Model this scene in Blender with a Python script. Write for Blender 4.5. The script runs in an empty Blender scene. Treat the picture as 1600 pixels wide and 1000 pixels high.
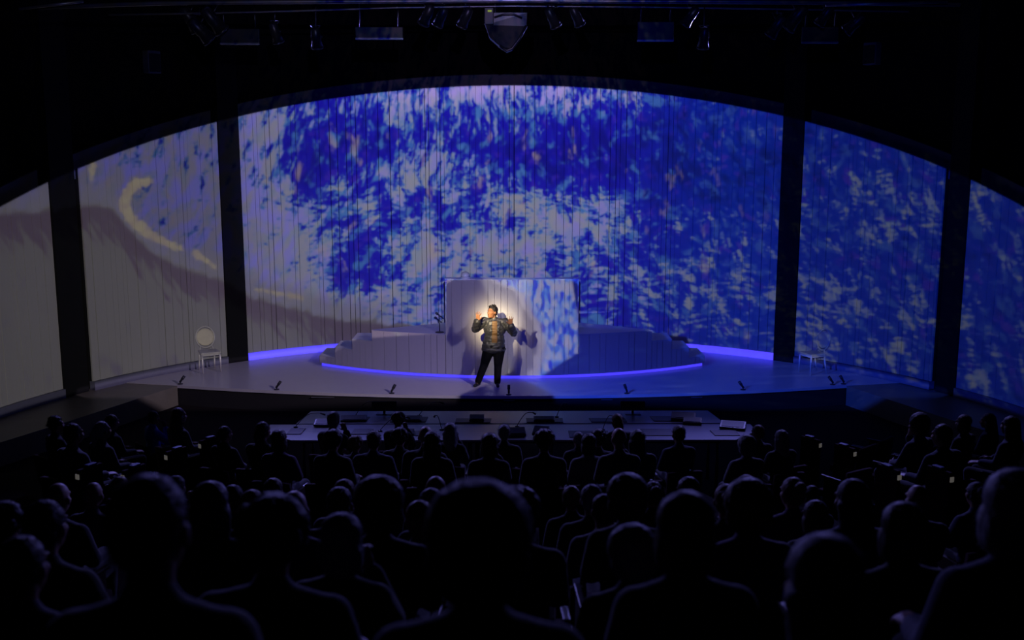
import bpy, bmesh, math, random
from mathutils import Vector, Matrix, Euler
random.seed(7)
sc = bpy.context.scene
COL = sc.collection
PI = math.pi

# ------------------------------------------------------------------ camera
F = 1600.0; TH = math.atan(.165); CAM = Vector((0, -21, 4.83))
cam_d = bpy.data.cameras.new('camera'); cam = bpy.data.objects.new('camera', cam_d); COL.objects.link(cam)
cam.location = CAM; cam.rotation_euler = (PI/2 - TH, 0, 0)
cam_d.sensor_width = 36; cam_d.lens = 36; cam_d.clip_end = 200
cam_d.dof.use_dof = True; cam_d.dof.focus_distance = 21.5; cam_d.dof.aperture_fstop = 2.2
sc.camera = cam
vs = sc.view_settings
vs.view_transform = 'Standard'; vs.look = 'None'; vs.gamma = 1; vs.exposure = 0; vs.use_curve_mapping = False

def ray(x, y):
    a = (x-800)/F; b = (500-y)/F; c, s = math.cos(TH), math.sin(TH)
    return Vector((a, c+b*s, -s+b*c))
def on_z(x, y, z=0.0):
    d = ray(x, y); return CAM + d*((z-CAM.z)/d.z)
def on_y(x, y, Y):
    d = ray(x, y); return CAM + d*((Y-CAM.y)/d.y)
def on_cyl(x, y, cy, R, far=True, o=None, d=None):
    o = CAM if o is None else o; d = ray(x, y) if d is None else d
    ox, oy = o.x, o.y-cy
    a = d.x*d.x+d.y*d.y; b = ox*d.x+oy*d.y; c = ox*ox+oy*oy-R*R
    q = b*b-a*c
    if q < 0: return None
    t = (-b+(1 if far else -1)*math.sqrt(q))/a
    return o + d*t

# main dimensions of the place (metres; stage floor is z = 0)
WCY, WR = -5.04, 9.72            # curved back wall: centre y and radius
PCY, PR = 8.16, 7.66             # curved front of the platform
ECY, ER = 25.0, 26.05            # stage front edge
HOUSE = -.43                     # floor of the house
def ztop(y): return 6.42 - .373*(4.69-y)

# ------------------------------------------------------------------ world
w = bpy.data.worlds.new('world'); sc.world = w; w.use_nodes = True
w.node_tree.nodes['Background'].inputs[0].default_value = (.1, .12, .3, 1)
w.node_tree.nodes['Background'].inputs[1].default_value = .0015

# ------------------------------------------------------------------ node helper
class NB:
    def __init__(s, nt): s.nt = nt; s.N = nt.nodes; s.L = nt.links
    def put(s, inp, v):
        if v is None: return
        if isinstance(v, bpy.types.NodeSocket): s.L.new(v, inp)
        elif isinstance(v, (tuple, list)) and len(v) == 3 and inp.type == 'RGBA': inp.default_value = (*v, 1)
        else: inp.default_value = v
    def m(s, op, a, b=None, c=None, clamp=False):
        n = s.N.new('ShaderNodeMath'); n.operation = op; n.use_clamp = clamp
        s.put(n.inputs[0], a); s.put(n.inputs[1], b); s.put(n.inputs[2], c); return n.outputs[0]
    def add(s, a, b): return s.m('ADD', a, b)
    def sub(s, a, b): return s.m('SUBTRACT', a, b)
    def mul(s, a, b): return s.m('MULTIPLY', a, b)
    def vec(s, x, y, z=0.0):
        n = s.N.new('ShaderNodeCombineXYZ'); s.put(n.inputs[0], x); s.put(n.inputs[1], y); s.put(n.inputs[2], z); return n.outputs[0]
    def sep(s, v):
        n = s.N.new('ShaderNodeSeparateXYZ'); s.put(n.inputs[0], v); return n.outputs
    def noise(s, v, scale=1.0, detail=4.0, rough=.6, col=False, dist=0.0):
        n = s.N.new('ShaderNodeTexNoise'); s.put(n.inputs['Vector'], v)
        n.inputs['Scale'].default_value = scale; n.inputs['Detail'].default_value = detail; n.inputs['Roughness'].default_value = rough
        n.inputs['Distortion'].default_value = dist
        return n.outputs['Color'] if col else n.outputs[0]
    def step(s, v, lo, hi):
        n = s.N.new('ShaderNodeMapRange'); n.interpolation_type = 'SMOOTHSTEP'
        s.put(n.inputs[0], v); s.put(n.inputs[1], lo); s.put(n.inputs[2], hi); return n.outputs[0]
    def mix(s, f, a, b):
        n = s.N.new('ShaderNodeMix'); n.data_type = 'RGBA'
        s.put(n.inputs[0], f); s.put(n.inputs[6], a); s.put(n.inputs[7], b); return n.outputs[2]
    def mixf(s, f, a, b):
        n = s.N.new('ShaderNodeMix'); n.data_type = 'FLOAT'
        s.put(n.inputs[0], f); s.put(n.inputs[2], a); s.put(n.inputs[3], b); return n.outputs[0]
    def ramp(s, f, pts):
        n = s.N.new('ShaderNodeValToRGB'); s.put(n.inputs[0], f); e = n.color_ramp.elements
        while len(e) < len(pts): e.new(.5)
        for q, (p, c) in zip(e, sorted(pts)): q.position = p; q.color = (*c, 1)
        return n.outputs[0]
    def curve(s, v, pts, lo, hi, vlo=0.0, vhi=1.0, linear=False):
        """piecewise curve through pts [(x, y)]; x in lo..hi, y in vlo..vhi"""
        n = s.N.new('ShaderNodeFloatCurve'); cu = n.mapping.curves[0]
        P = sorted(pts); P = [((x-lo)/(hi-lo), (y-vlo)/(vhi-vlo)) for x, y in P]
        n.mapping.clip_min_x = 0; n.mapping.clip_min_y = 0; n.mapping.clip_max_x = 1; n.mapping.clip_max_y = 1
        while len(cu.points) < len(P): cu.points.new(.5, .5)
        for q, (x, y) in zip(cu.points, P):
            q.location = (min(1, max(0, x)), min(1, max(0, y)))
            q.handle_type = 'VECTOR' if linear else 'AUTO_CLAMPED'
        n.mapping.update()
        s.put(n.inputs['Value'], s.m('MULTIPLY_ADD', v, 1/(hi-lo), -lo/(hi-lo)))
        return s.m('MULTIPLY_ADD', n.outputs[0], vhi-vlo, vlo)

# ------------------------------------------------------------------ projectors (real lamps that throw a moving-picture frame)
def chart_cam(x, y):
    p = on_cyl(x, y, WCY, WR); return WR*math.atan2(p.x, p.y-WCY), p.z
def chart_from(P, q):
    P = Vector(P); p = on_cyl(0, 0, WCY, WR, True, P, (q-P).normalized()); return WR*math.atan2(p.x, p.y-WCY), p.z
def block_pt(x, y): return on_cyl(x, y, PCY, PR, False)

BX = [380, 440, 500, 560, 620, 680, 740, 800, 860, 920, 980, 1040, 1100, 1160, 1220, 1260, 1330, 1400, 1470]
BLUE = {150: [.38,.42,.6,.65,.45,.48,.42,.42,.5,.52,.58,.74,.8,.8,.75,.8,.8,.8,.8],
        190: [.35,.42,.65,.7,.6,.58,.55,.6,.7,.7,.75,.82,.85,.8,.8,.82,.8,.8,.8],
        230: [.4,.55,.8,.8,.7,.6,.75,.8,.85,.85,.85,.9,.92,.9,.9,.85,.8,.78,.78],
        270: [.3,.5,.72,.6,.48,.42,.55,.75,.82,.82,.8,.9,.95,.95,.9,.8,.75,.68,.7],
        310: [.3,.35,.6,.55,.55,.55,.5,.4,.45,.5,.62,.8,.9,.88,.85,.78,.65,.6,.68],
        350: [.35,.3,.48,.55,.6,.6,.5,.45,.4,.42,.52,.72,.72,.7,.7,.66,.66,.6,.7],
        390: [.3,.3,.45,.65,.45,.35,.42,.35,.48,.55,.6,.75,.7,.72,.75,.78,.8,.78,.75],
        430: [.22,.3,.38,.65,.5,.42,.42,.48,.5,.5,.5,.6,.55,.6,.62,.6,.6,.64,.66],
        470: [.1,.15,.2,.42,.45,.48,.42,.48,.5,.6,.6,.6,.6,.64,.64,.6,.6,.62,.66],
        520: [.05,.05,.05,.15,.3,.4,.4,.5,.5,.6,.66,.62,.66,.66,.62,.6,.62,.64,.7]}
LEFT = {150: .35, 190: .4, 230: .36, 270: .3, 310: .3, 350: .3, 390: .25, 430: .2, 470: .1, 520: .05}

def projector(name, P, side, wall):
    """wall: the picture on the curved screens; else the frame mapped onto block, platform and floor"""
    P = Vector(P)
    li = bpy.data.lights.new(name, 'SPOT'); o = bpy.data.objects.new(name, li); COL.objects.link(o)
    o.location = P; tgt = Vector((-4.6*side, 2.0, 2.6)) if wall else Vector((-.5*side, .2, .6)); o.rotation_euler = (tgt-P).to_track_quat('-Z', 'Y').to_euler()
    li.spot_size = math.radians(48 if wall else 50); li.spot_blend = .02; li.shadow_soft_size = .03; K = 6.0 if wall else 1.5; li.energy = 12640*(1.58 if wall else .9)*K
    li.use_nodes = True; B = NB(li.node_tree); em = B.N['Emission']
    geo = B.N.new('ShaderNodeNewGeometry')
    d = B.sep(geo.outputs['Normal']); dx, dy, dz = d[0], d[1], d[2]
    ox, oy = P.x, P.y-WCY
    a = B.add(B.mul(dx, dx), B.mul(dy, dy)); b = B.add(B.mul(dx, ox), B.mul(dy, oy)); c = ox*ox+oy*oy-WR*WR
    q = B.m('SQRT', B.m('MAXIMUM', B.sub(B.mul(b, b), B.mul(a, c)), 0.0))
    t = B.m('DIVIDE', B.sub(q, b), a)
    hx = B.m('MULTIPLY_ADD', t, dx, ox); hy = B.m('MULTIPLY_ADD', t, dy, oy)
    z = B.m('MULTIPLY_ADD', t, dz, P.z)
    s = B.mul(B.m('ARCTAN2', hx, hy), WR)
    # brush-like noise in wall coordinates
    wc = B.sep(B.noise(B.vec(s, z), .6, 1, .5, True))
    S = B.m('MULTIPLY_ADD', B.sub(wc[0], .5), .7, s); Z = B.m('MULTIPLY_ADD', B.sub(wc[1], .5), .7, z)
    lean = B.curve(s, [(-14, -.5), (-7, -.42), (-3.2, -.26), (0, 0), (3, .2), (8, .42), (14, .5)], -14, 14, -1, 1)
    Sl = B.m('MULTIPLY_ADD', B.sub(Z, 3.3), lean, S)
    nV = B.noise(B.vec(B.mul(Sl, 8.5), B.mul(Z, 2.0)), 1.0, 5, .68)
    nH = B.noise(B.vec(B.mul(S, 2.6), B.m('MULTIPLY_ADD', Z, 9.5, 9.0)), 1.0, 5, .68)
    fH = B.curve(z, [(-4, .5), (.5, .75), (1.5, .7), (2.6, .55), (3.6, .6), (4.3, .15), (7, .1)], -4, 7)
    fR = B.step(s, 1.8, 5.6)
    n = B.mixf(B.m('MAXIMUM', fH, B.mul(fR, .5)), nV, nH)
    fine = B.noise(B.vec(B.mul(Sl, 16.0), B.mul(Z, 22.0)), 1.0, 2, .6)
    big = B.noise(B.vec(B.mul(Sl, 1.5), Z, 21.0), 1.8, 4, .66)
    # how blue the picture is, row by row
    rows = sorted(BLUE); D = None
    zr = {y: chart_cam(620, y)[1] for y in rows}
    for i, y in enumerate(rows):
        pts = [(-14, LEFT[y]), (-7.2, LEFT[y])] + [(chart_cam(x, y)[0], v) for x, v in zip(BX, BLUE[y])] + [(14, .7)]
        row = B.curve(s, pts, -14, 14)
        up = zr[rows[i-1]]-zr[y] if i else 10.0
        dn = zr[y]-zr[rows[i+1]] if i < len(rows)-1 else 10.0
        dzz = B.sub(z, zr[y])
        hat = B.m('MINIMUM', B.m('MULTIPLY_ADD', dzz, -1/up, 1.0), B.m('MULTIPLY_ADD', dzz, 1/dn, 1.0))
        hat = B.m('MAXIMUM', B.m('MINIMUM', hat, 1.0), 0.0)
        D = B.mul(row, hat) if D is None else B.m('MULTIPLY_ADD', row, hat, D)
    gain = B.mixf(fR, 2.3, 2.5)
    D = B.mixf(fR, B.m('MULTIPLY_ADD', B.sub(D, .5), 1.7, .5), D)
    v = B.add(D, B.mul(B.sub(n, .5), gain))
    v = B.m('MULTIPLY_ADD', B.sub(fine, .5), .6, v)
    v = B.m('MULTIPLY_ADD', B.sub(big, .5), 1.9, v)
    # left: lavender, middle: bright, right: dimmer blue
    tint = B.noise(B.vec(B.mul(Sl, 3.0), B.mul(Z, 1.6), 4.0), 1.0, 3, .6)
    tv = B.step(tint, .42, .62)
    light_c = B.mix(tv, (.23, .23, .31), (.20, .18, .52))
    lav = B.mix(tv, (.25, .235, .36), (.21, .20, .74))
    fl = B.step(s, -4.8, -7.0)
    light_c = B.mix(fl, light_c, lav)
    light_c = B.mix(fR, light_c, B.mix(tv, (.17, .19, .27), (.11, .14, .36)))
    violet = B.mul(B.step(z, 5.5, 6.4), B.step(s, -7, -3))  # violet wash of lights above the wall, painted into the picture
    light_c = B.mix(B.mul(violet, .55), light_c, (.36, .24, .72))
    mid_c = B.mix(fR, (.055, .17, .42), (.025, .07, .34))
    deep = B.mix(fR, (.007, .005, .34), (.001, .014, .32))
    dark = B.mix(fR, (.004, .004, .20), (.001, .008, .15))
    t2 = B.noise(B.vec(B.mul(Sl, 2.6), B.mul(Z, 2.2), 31.0), 1.0, 3, .65)
    deep = B.mix(B.mul(B.step(t2, .52, .66), .75), deep, mid_c)
    deep = B.mix(B.mul(B.step(t2, .44, .34), .45), deep, (.05, .02, .36))
    light_c = B.mix(B.mul(B.step(t2, .50, .36), .4), light_c, (.14, .22, .33))
    colr = B.mix(B.step(v, .33, .52), light_c, mid_c)
    colr = B.mix(B.step(v, .45, .60), colr, deep)
    colr = B.mix(B.step(v, .85, 1.3), colr, dark)
    warm = B.mul(B.step(B.noise(B.vec(B.mul(S, 2.2), B.mul(Z, 1.1), 11), 1.0, 3, .6), .60, .72), B.step(s, 9.0, 1.0))
    colr = B.mix(B.mul(warm, .55), colr, (.34, .26, .22))
    lum = B.curve(s, [(-14, .36), (-10, .38), (-7.3, .42), (-6.6, .62), (-5, .85), (-2.5, 1), (2, 1), (4, .86), (6.5, .74), (7.2, .60), (14, .54)], -14, 14)
    lumz = B.curve(z, [(-4, .7), (0, .72), (2, .85), (4, .95), (5.4, 1.02), (6.3, 1.2), (7, 1.25)], -4, 7, 0, 2)  # higher values at the top carry that overhead wash too
    water = B.N.new('ShaderNodeVectorMath'); water.operation = 'SCALE'
    B.put(water.inputs[0], colr); B.put(water.inputs['Scale'], B.mul(lum, lumz)); water = water.outputs[0]
    # the pale beach at the lower left
    zb_px = [(0, 330), (60, 326), (125, 318), (165, 320), (195, 347), (235, 388), (290, 418), (345, 435), (385, 457), (430, 472),
             (480, 485), (540, 498), (600, 503), (690, 512)]
    zb = B.curve(s, [(-14, 3.6)] + [chart_cam(*p) for p in zb_px] + [(0, .45), (1.5, -.5), (14, -.5)], -14, 14, -1, 7)
    rag = B.noise(B.vec(B.mul(Sl, 4.0), B.mul(Z, 2.4), 2.0), 1.0, 4, .65)
    dist = B.m('MULTIPLY_ADD', B.sub(rag, .5), .55, B.sub(z, zb))
    band_w = B.noise(B.vec(B.m('MULTIPLY_ADD', z, 3.2, B.mul(s, 5.2)), B.m('MULTIPLY_ADD', s, -.5, B.mul(z, .9)), 5.0), 1.0, 4, .68)
    depth = B.m('MULTIPLY_ADD', band_w, 2.6, -.75)
    below = B.sub(zb, z)
    band = B.mul(B.step(below, -.02, .12), B.sub(1.0, B.step(B.sub(below, depth), -.15, .22)))
    smudge = B.mul(B.step(B.noise(B.vec(B.mul(s, 1.6), z, 8.0), 1.1, 5, .68), .58, .72), .75)
    beach = B.mix(smudge, (.082, .076, .074), (.056, .048, .070))
    beach = B.mix(B.mul(band, .85), beach, (.054, .037, .052))
    rim = B.mul(B.step(dist, -.10, .02), B.sub(1.0, B.step(dist, .15, .75)))
    colr = B.mix(B.step(dist, -.03, .05), beach, water)
    near_left = B.step(s, -2.2, -4.2)
    colr = B.mix(B.mul(B.mul(rim, .8), near_left), colr, (.105, .098, .115))
    # cream breaker
    jag = B.mul(B.sub(B.noise(B.vec(s, z, 3.0), 8.0, 4, .7), .5), .30)
    def seg(pa, pb, w0, w1):
        (ax, az), (bx, bz) = chart_cam(*pa), chart_cam(*pb); L2 = (bx-ax)**2+(bz-az)**2
        px_, pz_ = B.sub(s, ax), B.sub(z, az)
        k = B.m('DIVIDE', B.add(B.mul(px_, bx-ax), B.mul(pz_, bz-az)), L2, clamp=True)
        ex = B.m('MULTIPLY_ADD', k, -(bx-ax), px_); ez = B.m('MULTIPLY_ADD', k, -(bz-az), pz_)
        dd = B.m('SQRT', B.add(B.mul(ex, ex), B.mul(ez, ez)))
        return B.step(B.add(B.sub(dd, B.mixf(k, w0*.8, w1*.8)), jag), .04, -.03)
    def flip(P): return P
    cream = None
    for pa, pb, w0, w1 in [((232, 284), (212, 288), .10, .13), ((212, 288), (198, 304), .13, .16), ((198, 304), (194, 322), .16, .17),
                           ((194, 322), (204, 342), .17, .15), ((204, 342), (232, 365), .15, .13), ((232, 365), (282, 389), .13, .06),
                           ((306, 396), (338, 420), .10, .02), ((146, 258), (143, 278), .09, .06), ((400, 452), (470, 466), .03, .07)]:
        m_ = seg(pa, pb, w0, w1); cream = m_ if cream is None else B.m('MAXIMUM', cream, m_)
    if side > 0 and wall: colr = B.mix(B.mul(cream, .85), colr, B.mix(B.step(rag, .4, .6), (.22, .19, .12), (.185, .15, .115)))
    # what falls on the platform and the floor in front of the wall
    up_ = [chart_from(P, block_pt(x, 437)) for x in (697, 903)]
    s0, s1 = sorted(u[0] for u in up_); zt = max(u[1] for u in up_)
    inblk = B.mul(B.step(s, s0-.04, s0), B.step(s, s1+.04, s1))
    inplat = B.mul(B.step(s, -4.6, -4.4), B.step(s, 4.6, 4.4))
    zsep = B.mixf(inblk, B.mixf(inplat, .05, B.mixf(B.step(s, -.1, .1), .18, .36)) if wall else .12, zt+.02)
    low = B.step(z, zsep, B.sub(zsep, .04))
    tf = B.m('DIVIDE', -P.z, B.m('MINIMUM', dz, -.01)); yf = B.m('MULTIPLY_ADD', tf, dy, P.y); xf = B.m('MULTIPLY_ADD', tf, dx, P.x)
    ypc = B.sub(yf, PCY); rf = B.m('SQRT', B.add(B.mul(xf, xf), B.mul(ypc, ypc)))
    flo = B.m('MAXIMUM', B.step(rf, PR+.01, PR+.06), B.step(B.m('ABSOLUTE', xf), 4.5, 4.6))
    if side > 0:
        lowc = B.mix(inblk, (.055, .047, .066), (.078, .072, .074))
        plat = chart_from(P, block_pt(757, 500))[0]
        lowc = B.mix(B.mul(inblk, B.step(s, plat+.03, plat-.03)), lowc, (.052, .046, .060))
        lowc = B.mix(flo, lowc, (.175, .145, .20))
        lim = [(7, .35), (zt+.35, .35), (zt+.1, chart_from(P, block_pt(830, 437))[0])] + \
              [chart_from(P, block_pt(x, y))[::-1] for x, y in ((815, 500), (800, 580))] + \
              [chart_from(P, on_z(x, y))[::-1] for x, y in ((765, 600), (715, 618))]
    else:
        e1 = [chart_from(P, block_pt(x, y)) for x, y in ((762, 437), (808, 456), (833, 500), (845, 545), (828, 587))]
        e2 = [chart_from(P, block_pt(x, y)) for x, y in ((893, 437), (903, 500), (903, 551), (848, 586))]  # edge of shade at the block's right, drawn into the projected frame
        f1 = B.curve(z, [(q[1], q[0]) for q in e1], -4, 4, -2, 8, True)
        f2 = B.curve(z, [(q[1], q[0]) for q in e2], -4, 4, -2, 8, True)
        k1 = B.m('MULTIPLY_ADD', B.sub(rag, .5), .5, B.sub(s, f1)); k2 = B.sub(s, f2)
        v2 = B.m('MULTIPLY_ADD', B.sub(B.noise(B.vec(B.mul(s, 9.0), B.mul(z, 2.6), 6.0), 1.0, 5, .66), .5), 2.6, .47)
        wcol = B.mix(B.step(v2, .34, .48), (.20, .19, .24), (.06, .17, .36))
        wcol = B.mix(B.step(v2, .48, .6), wcol, (.012, .02, .30))
        lowc = B.mix(B.step(k1, -.02, .03), (.078, .072, .074), wcol)
        lowc = B.mix(B.mul(B.step(k1, -.10, -.03), B.step(k1, .28, .02)), lowc, (.17, .155, .16))
        stre = B.step(B.noise(B.vec(B.m('MULTIPLY_ADD', s, .5, z), B.m('MULTIPLY_ADD', s, -2.5, B.mul(z, 5.0))), 1.2, 4, .6), .5, .75)
        deepb = B.mix(B.mul(stre, .8), (.0015, .003, .032), (.008, .02, .10))
        lowc = B.mix(B.step(k2, -.02, .03), lowc, deepb)
        lowc = B.mix(flo, lowc, B.mix(stre, (.010, .035, .46), (.06, .11, .62)))
        lim = [(7, -.35), (zt+.35, -.35), (zt+.1, chart_from(P, block_pt(740, 437))[0])] + \
              [chart_from(P, block_pt(x, y))[::-1] for x, y in ((785, 500), (790, 580))] + \
              [chart_from(P, on_z(x, y))[::-1] for x, y in ((830, 600), (868, 618))]
    colr = colr if wall else lowc
    limc = B.curve(z, [(-6, lim[-1][1])] + lim, -6, 7, -8, 8, True)
    soft = B.mixf(low, .38, .10)
    if wall: cover = B.step(s, .35*side, -.35*side); cover = B.mul(cover, B.sub(1.0, low))
    else:
        cover = B.step(s, B.m('MULTIPLY_ADD', soft, side, limc), B.m('MULTIPLY_ADD', soft, -side, limc)); cover = B.mul(cover, low)
        cover = B.mul(cover, B.step(yf, -1.35, -1.0))
    # picture ends just inside the top of the screens, with weak spill above
    topz = B.m('MULTIPLY_ADD', hy, .373, 6.42-.373*(4.69-WCY))
    cover = B.mul(cover, B.mixf(B.step(z, B.add(topz, -.02), B.add(topz, .02)), 1.0, .05))
    B.L.new(colr, em.inputs[0])
    B.put(em.inputs[1], B.mul(cover, B.mul(B.mul(t, t), 1/256./K)))
    return o
projector('booth_projector', (.25, -21.5, 5.6), 1, True)
projector('booth_projector', (-.25, -21.5, 5.6), -1, True)
projector('front_projector', (5.5, -11, 6.5), 1, False)
projector('front_projector', (-5.5, -11, 6.5), -1, False)

def spot(name, loc, tgt, energy, color, size, blend, soft=.1):
    li = bpy.data.lights.new(name, 'SPOT'); o = bpy.data.objects.new(name, li); COL.objects.link(o)
    o.location = loc; o.rotation_euler = (Vector(tgt)-Vector(loc)).to_track_quat('-Z', 'Y').to_euler()
    li.energy = energy; li.color = color; li.spot_size = math.radians(size); li.spot_blend = blend; li.shadow_soft_size = soft
    return o
fs = spot('follow_spot', (-4.2, -15.5, 8.0), (-.44, .1, 1.34), 34000, (1, .80, .47), 8.0, .5, .06)
fs.data.use_nodes = True; B_ = NB(fs.data.node_tree); g_ = B_.N.new('ShaderNodeNewGeometry'); dt = B_.N.new('ShaderNodeVectorMath'); dt.operation = 'DOT_PRODUCT'
B_.L.new(g_.outputs['Normal'], dt.inputs[0]); dt.inputs[1].default_value = (Vector((-.44, .1, 1.34))-Vector((-4.2, -15.5, 8.0))).normalized()
B_.put(B_.N['Emission'].inputs[1], B_.m('POWER', B_.m('MAXIMUM', dt.outputs['Value'], 0.0), 2/(math.radians(1.22)**2)))   # soft-edged beam
spot('blue_wash', (0, -4.7, 8.4), (0, .6, .2), 360, (.06, .045, 1), 46, .9, .25)
for sx in (-1, 1):
    spot('blue_side_wash', (8.5*sx, -4.0, 7.5), (3.5*sx, .3, 0), 160, (.06, .05, 1), 60, .9, .3)
    spot('rim_wash', (5.0*sx, 1.0, 6.6), (1.0*sx, -17.0, 1.0), 1900, (.26, .24, 1), 62, .6, .3)  # unseen backlights added to put a rim on the audience

# ------------------------------------------------------------------ materials
def mat(name, c, rough=.6, metal=0.0, var=.12, scale=8.0, spec=.5, bump=0.0, emit=None, estr=1.0, stretch=(1, 1, 1), sheen=0.0, coords='Object'):
    m = bpy.data.materials.new(name); m.use_nodes = True; B = NB(m.node_tree); p = B.N['Principled BSDF']
    tc = B.N.new('ShaderNodeTexCoord'); mp = B.N.new('ShaderNodeMapping'); mp.inputs['Scale'].default_value = stretch
    B.L.new(tc.outputs[coords], mp.inputs[0])
    n = B.noise(mp.outputs[0], scale, 4, .6)
    lo = tuple(x*(1-var) for x in c); hi = tuple(min(1, x*(1+var)) for x in c)
    B.L.new(B.mix(n, lo, hi), p.inputs['Base Color'])
    p.inputs['Roughness'].default_value = rough; p.inputs['Metallic'].default_value = metal; p.inputs['Specular IOR Level'].default_value = spec
    if sheen: p.inputs['Sheen Weight'].default_value = sheen
    if bump:
        bp = B.N.new('ShaderNodeBump'); bp.inputs['Strength'].default_value = bump; bp.inputs['Distance'].default_value = .01
        B.L.new(n, bp.inputs['Height']); B.L.new(bp.outputs[0], p.inputs['Normal'])
    if emit:
        p.inputs['Emission Color'].default_value = (*emit, 1); p.inputs['Emission Strength'].default_value = estr
    return m
M = {}
M['screen'] = mat('painted_board', (.45, .445, .445), .8, var=.03, spec=.1, stretch=(3, 3, .3))
M['backing'] = mat('black_backing', (.012, .012, .014), .9, spec=.1)
M['black'] = mat('black_paint', (.010, .010, .012), .8, spec=.15)
M['blackwall'] = mat('black_drape', (.012, .011, .012), .95, spec=.05, stretch=(6, 6, .4), bump=.2)
M['trim'] = mat('dark_grey_trim', (.16, .16, .22), .7, spec=.2)
M['skirt'] = mat('grey_skirting', (.13, .13, .20), .6)
M['stage'] = mat('stage_floor', (.52, .50, .52), .28, var=.06, scale=3, spec=.45)
M['wing'] = mat('brown_deck', (.16, .145, .12), .45, var=.2, scale=3)
M['fascia'] = mat('black_fascia', (.012, .011, .012), .7)
M['set'] = mat('set_board', (.78, .76, .76), .75, var=.04, spec=.15, stretch=(3, 3, .3))
M['settop'] = mat('set_top', (.72, .71, .74), .6, var=.05)
M['led'] = mat('led_strip', (.2, .2, .8), .5, emit=(.085, .06, 1.0), estr=1.05)
M['led2'] = mat('led_tube', (.2, .2, .8), .5, emit=(.07, .05, 1.0), estr=1.0)
M['carpet'] = mat('dark_carpet', (.014, .010, .010), .95, scale=60, var=.4, spec=.1)
M['seat'] = mat('seat_fabric', (.030, .008, .010), .9, scale=40, var=.3, spec=.2)
M['seatwood'] = mat('seat_wood', (.05, .032, .022), .4, var=.2)
M['plate'] = mat('number_plate', (.75, .70, .60), .5, emit=(.6, .55, .5), estr=.10)  # weak glow stands in for aisle light falling on the plates
M['plate_blue'] = mat('blue_plate', (.03, .05, .2), .5)
M['desk'] = mat('white_desk', (.36, .36, .40), .35, var=.04)
M['mat'] = mat('dark_mat', (.020, .022, .030), .5)
M['device'] = mat('device_black', (.022, .022, .028), .35)
M['metal'] = mat('dark_metal', (.10, .10, .11), .35, .8)
M['steel'] = mat('steel_pipe', (.30, .30, .34), .35, .7)
M['chair'] = mat('white_chair_lacquer', (.62, .60, .56), .3, var=.03)
M['chairback'] = mat('cream_pad', (.80, .74, .56), .7)
M['pewter'] = mat('pewter', (.32, .32, .34), .4)
M['glow'] = mat('indicator', (.3, .4, .05), .5, emit=(.45, .6, .05), estr=.35)
M['lens'] = mat('lens_glass', (.05, .06, .2), .15)
M['skin_dark'] = mat('brown_skin', (.40, .175, .080), .5, var=.1, spec=.4)
M['skin'] = mat('skin', (.36, .22, .16), .55, var=.1)
M['skin2'] = mat('tan_skin', (.25, .14, .09), .55, var=.1)
M['satin'] = mat('brocade_satin', (.045, .046, .048), .38, 0, var=.9, scale=38, spec=.6, bump=.5, stretch=(1, 1, 2.2))
M['shirt'] = mat('tan_shirt', (.20, .105, .035), .6, var=.2, scale=14)
M['trouser'] = mat('black_trousers', (.007, .007, .008), .9, bump=.2, spec=.15)
M['shoe'] = mat('black_leather', (.012, .012, .014), .35)
M['hair_black'] = mat('black_hair', (.012, .009, .008), .6, scale=60, bump=.6, var=.4)
M['hair_brown'] = mat('brown_hair', (.045, .026, .016), .55, scale=60, bump=.6, var=.4, stretch=(1, 1, .3))
M['hair_grey'] = mat('grey_hair', (.20, .20, .21), .6, scale=60, bump=.6, var=.3, stretch=(1, 1, .3))
M['hair_fair'] = mat('fair_hair', (.17, .11, .055), .55, scale=60, bump=.6, var=.3, stretch=(1, 1, .3))
M['eye'] = mat('eye', (.35, .33, .30), .2)
CL = [mat('cloth_%s' % n, c, .9, var=.25, scale=30, spec=.2, bump=.2, sheen=.2) for n, c in
      (('black', (.012, .012, .014)), ('charcoal', (.03, .03, .034)), ('navy', (.014, .018, .05)), ('blue', (.06, .13, .75)),
       ('grey', (.09, .09, .10)), ('plum', (.05, .02, .07)), ('white', (.42, .42, .44)), ('olive', (.03, .035, .018)))]

# ------------------------------------------------------------------ mesh helpers
def link(name, me, parent=None, m=None, loc=None, rot=None):
    o = bpy.data.objects.new(name, me); COL.objects.link(o)
    if parent: o.parent = parent
    if m is not None and me is not None and not me.materials: me.materials.append(m)
    if loc is not None: o.location = loc
    if rot is not None: o.rotation_euler = rot
    return o
def tag(o, label=None, cat=None, group=None, kind=None):
    if label: o['label'] = label
    if cat: o['category'] = cat
    if group: o['group'] = group
    if kind: o['kind'] = kind
    return o
def empty(name, loc=(0, 0, 0), rz=0.0):
    o = bpy.data.objects.new(name, None); COL.objects.link(o); o.location = loc; o.rotation_euler = (0, 0, rz); o.empty_display_size = .1
    return o
def mesh(name, V, Fc, smooth=False):
    me = bpy.data.meshes.new(name); me.from_pydata([tuple(v) for v in V], [], Fc); me.update()
    if smooth:
        for p in me.polygons: p.use_smooth = True
    return me
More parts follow.
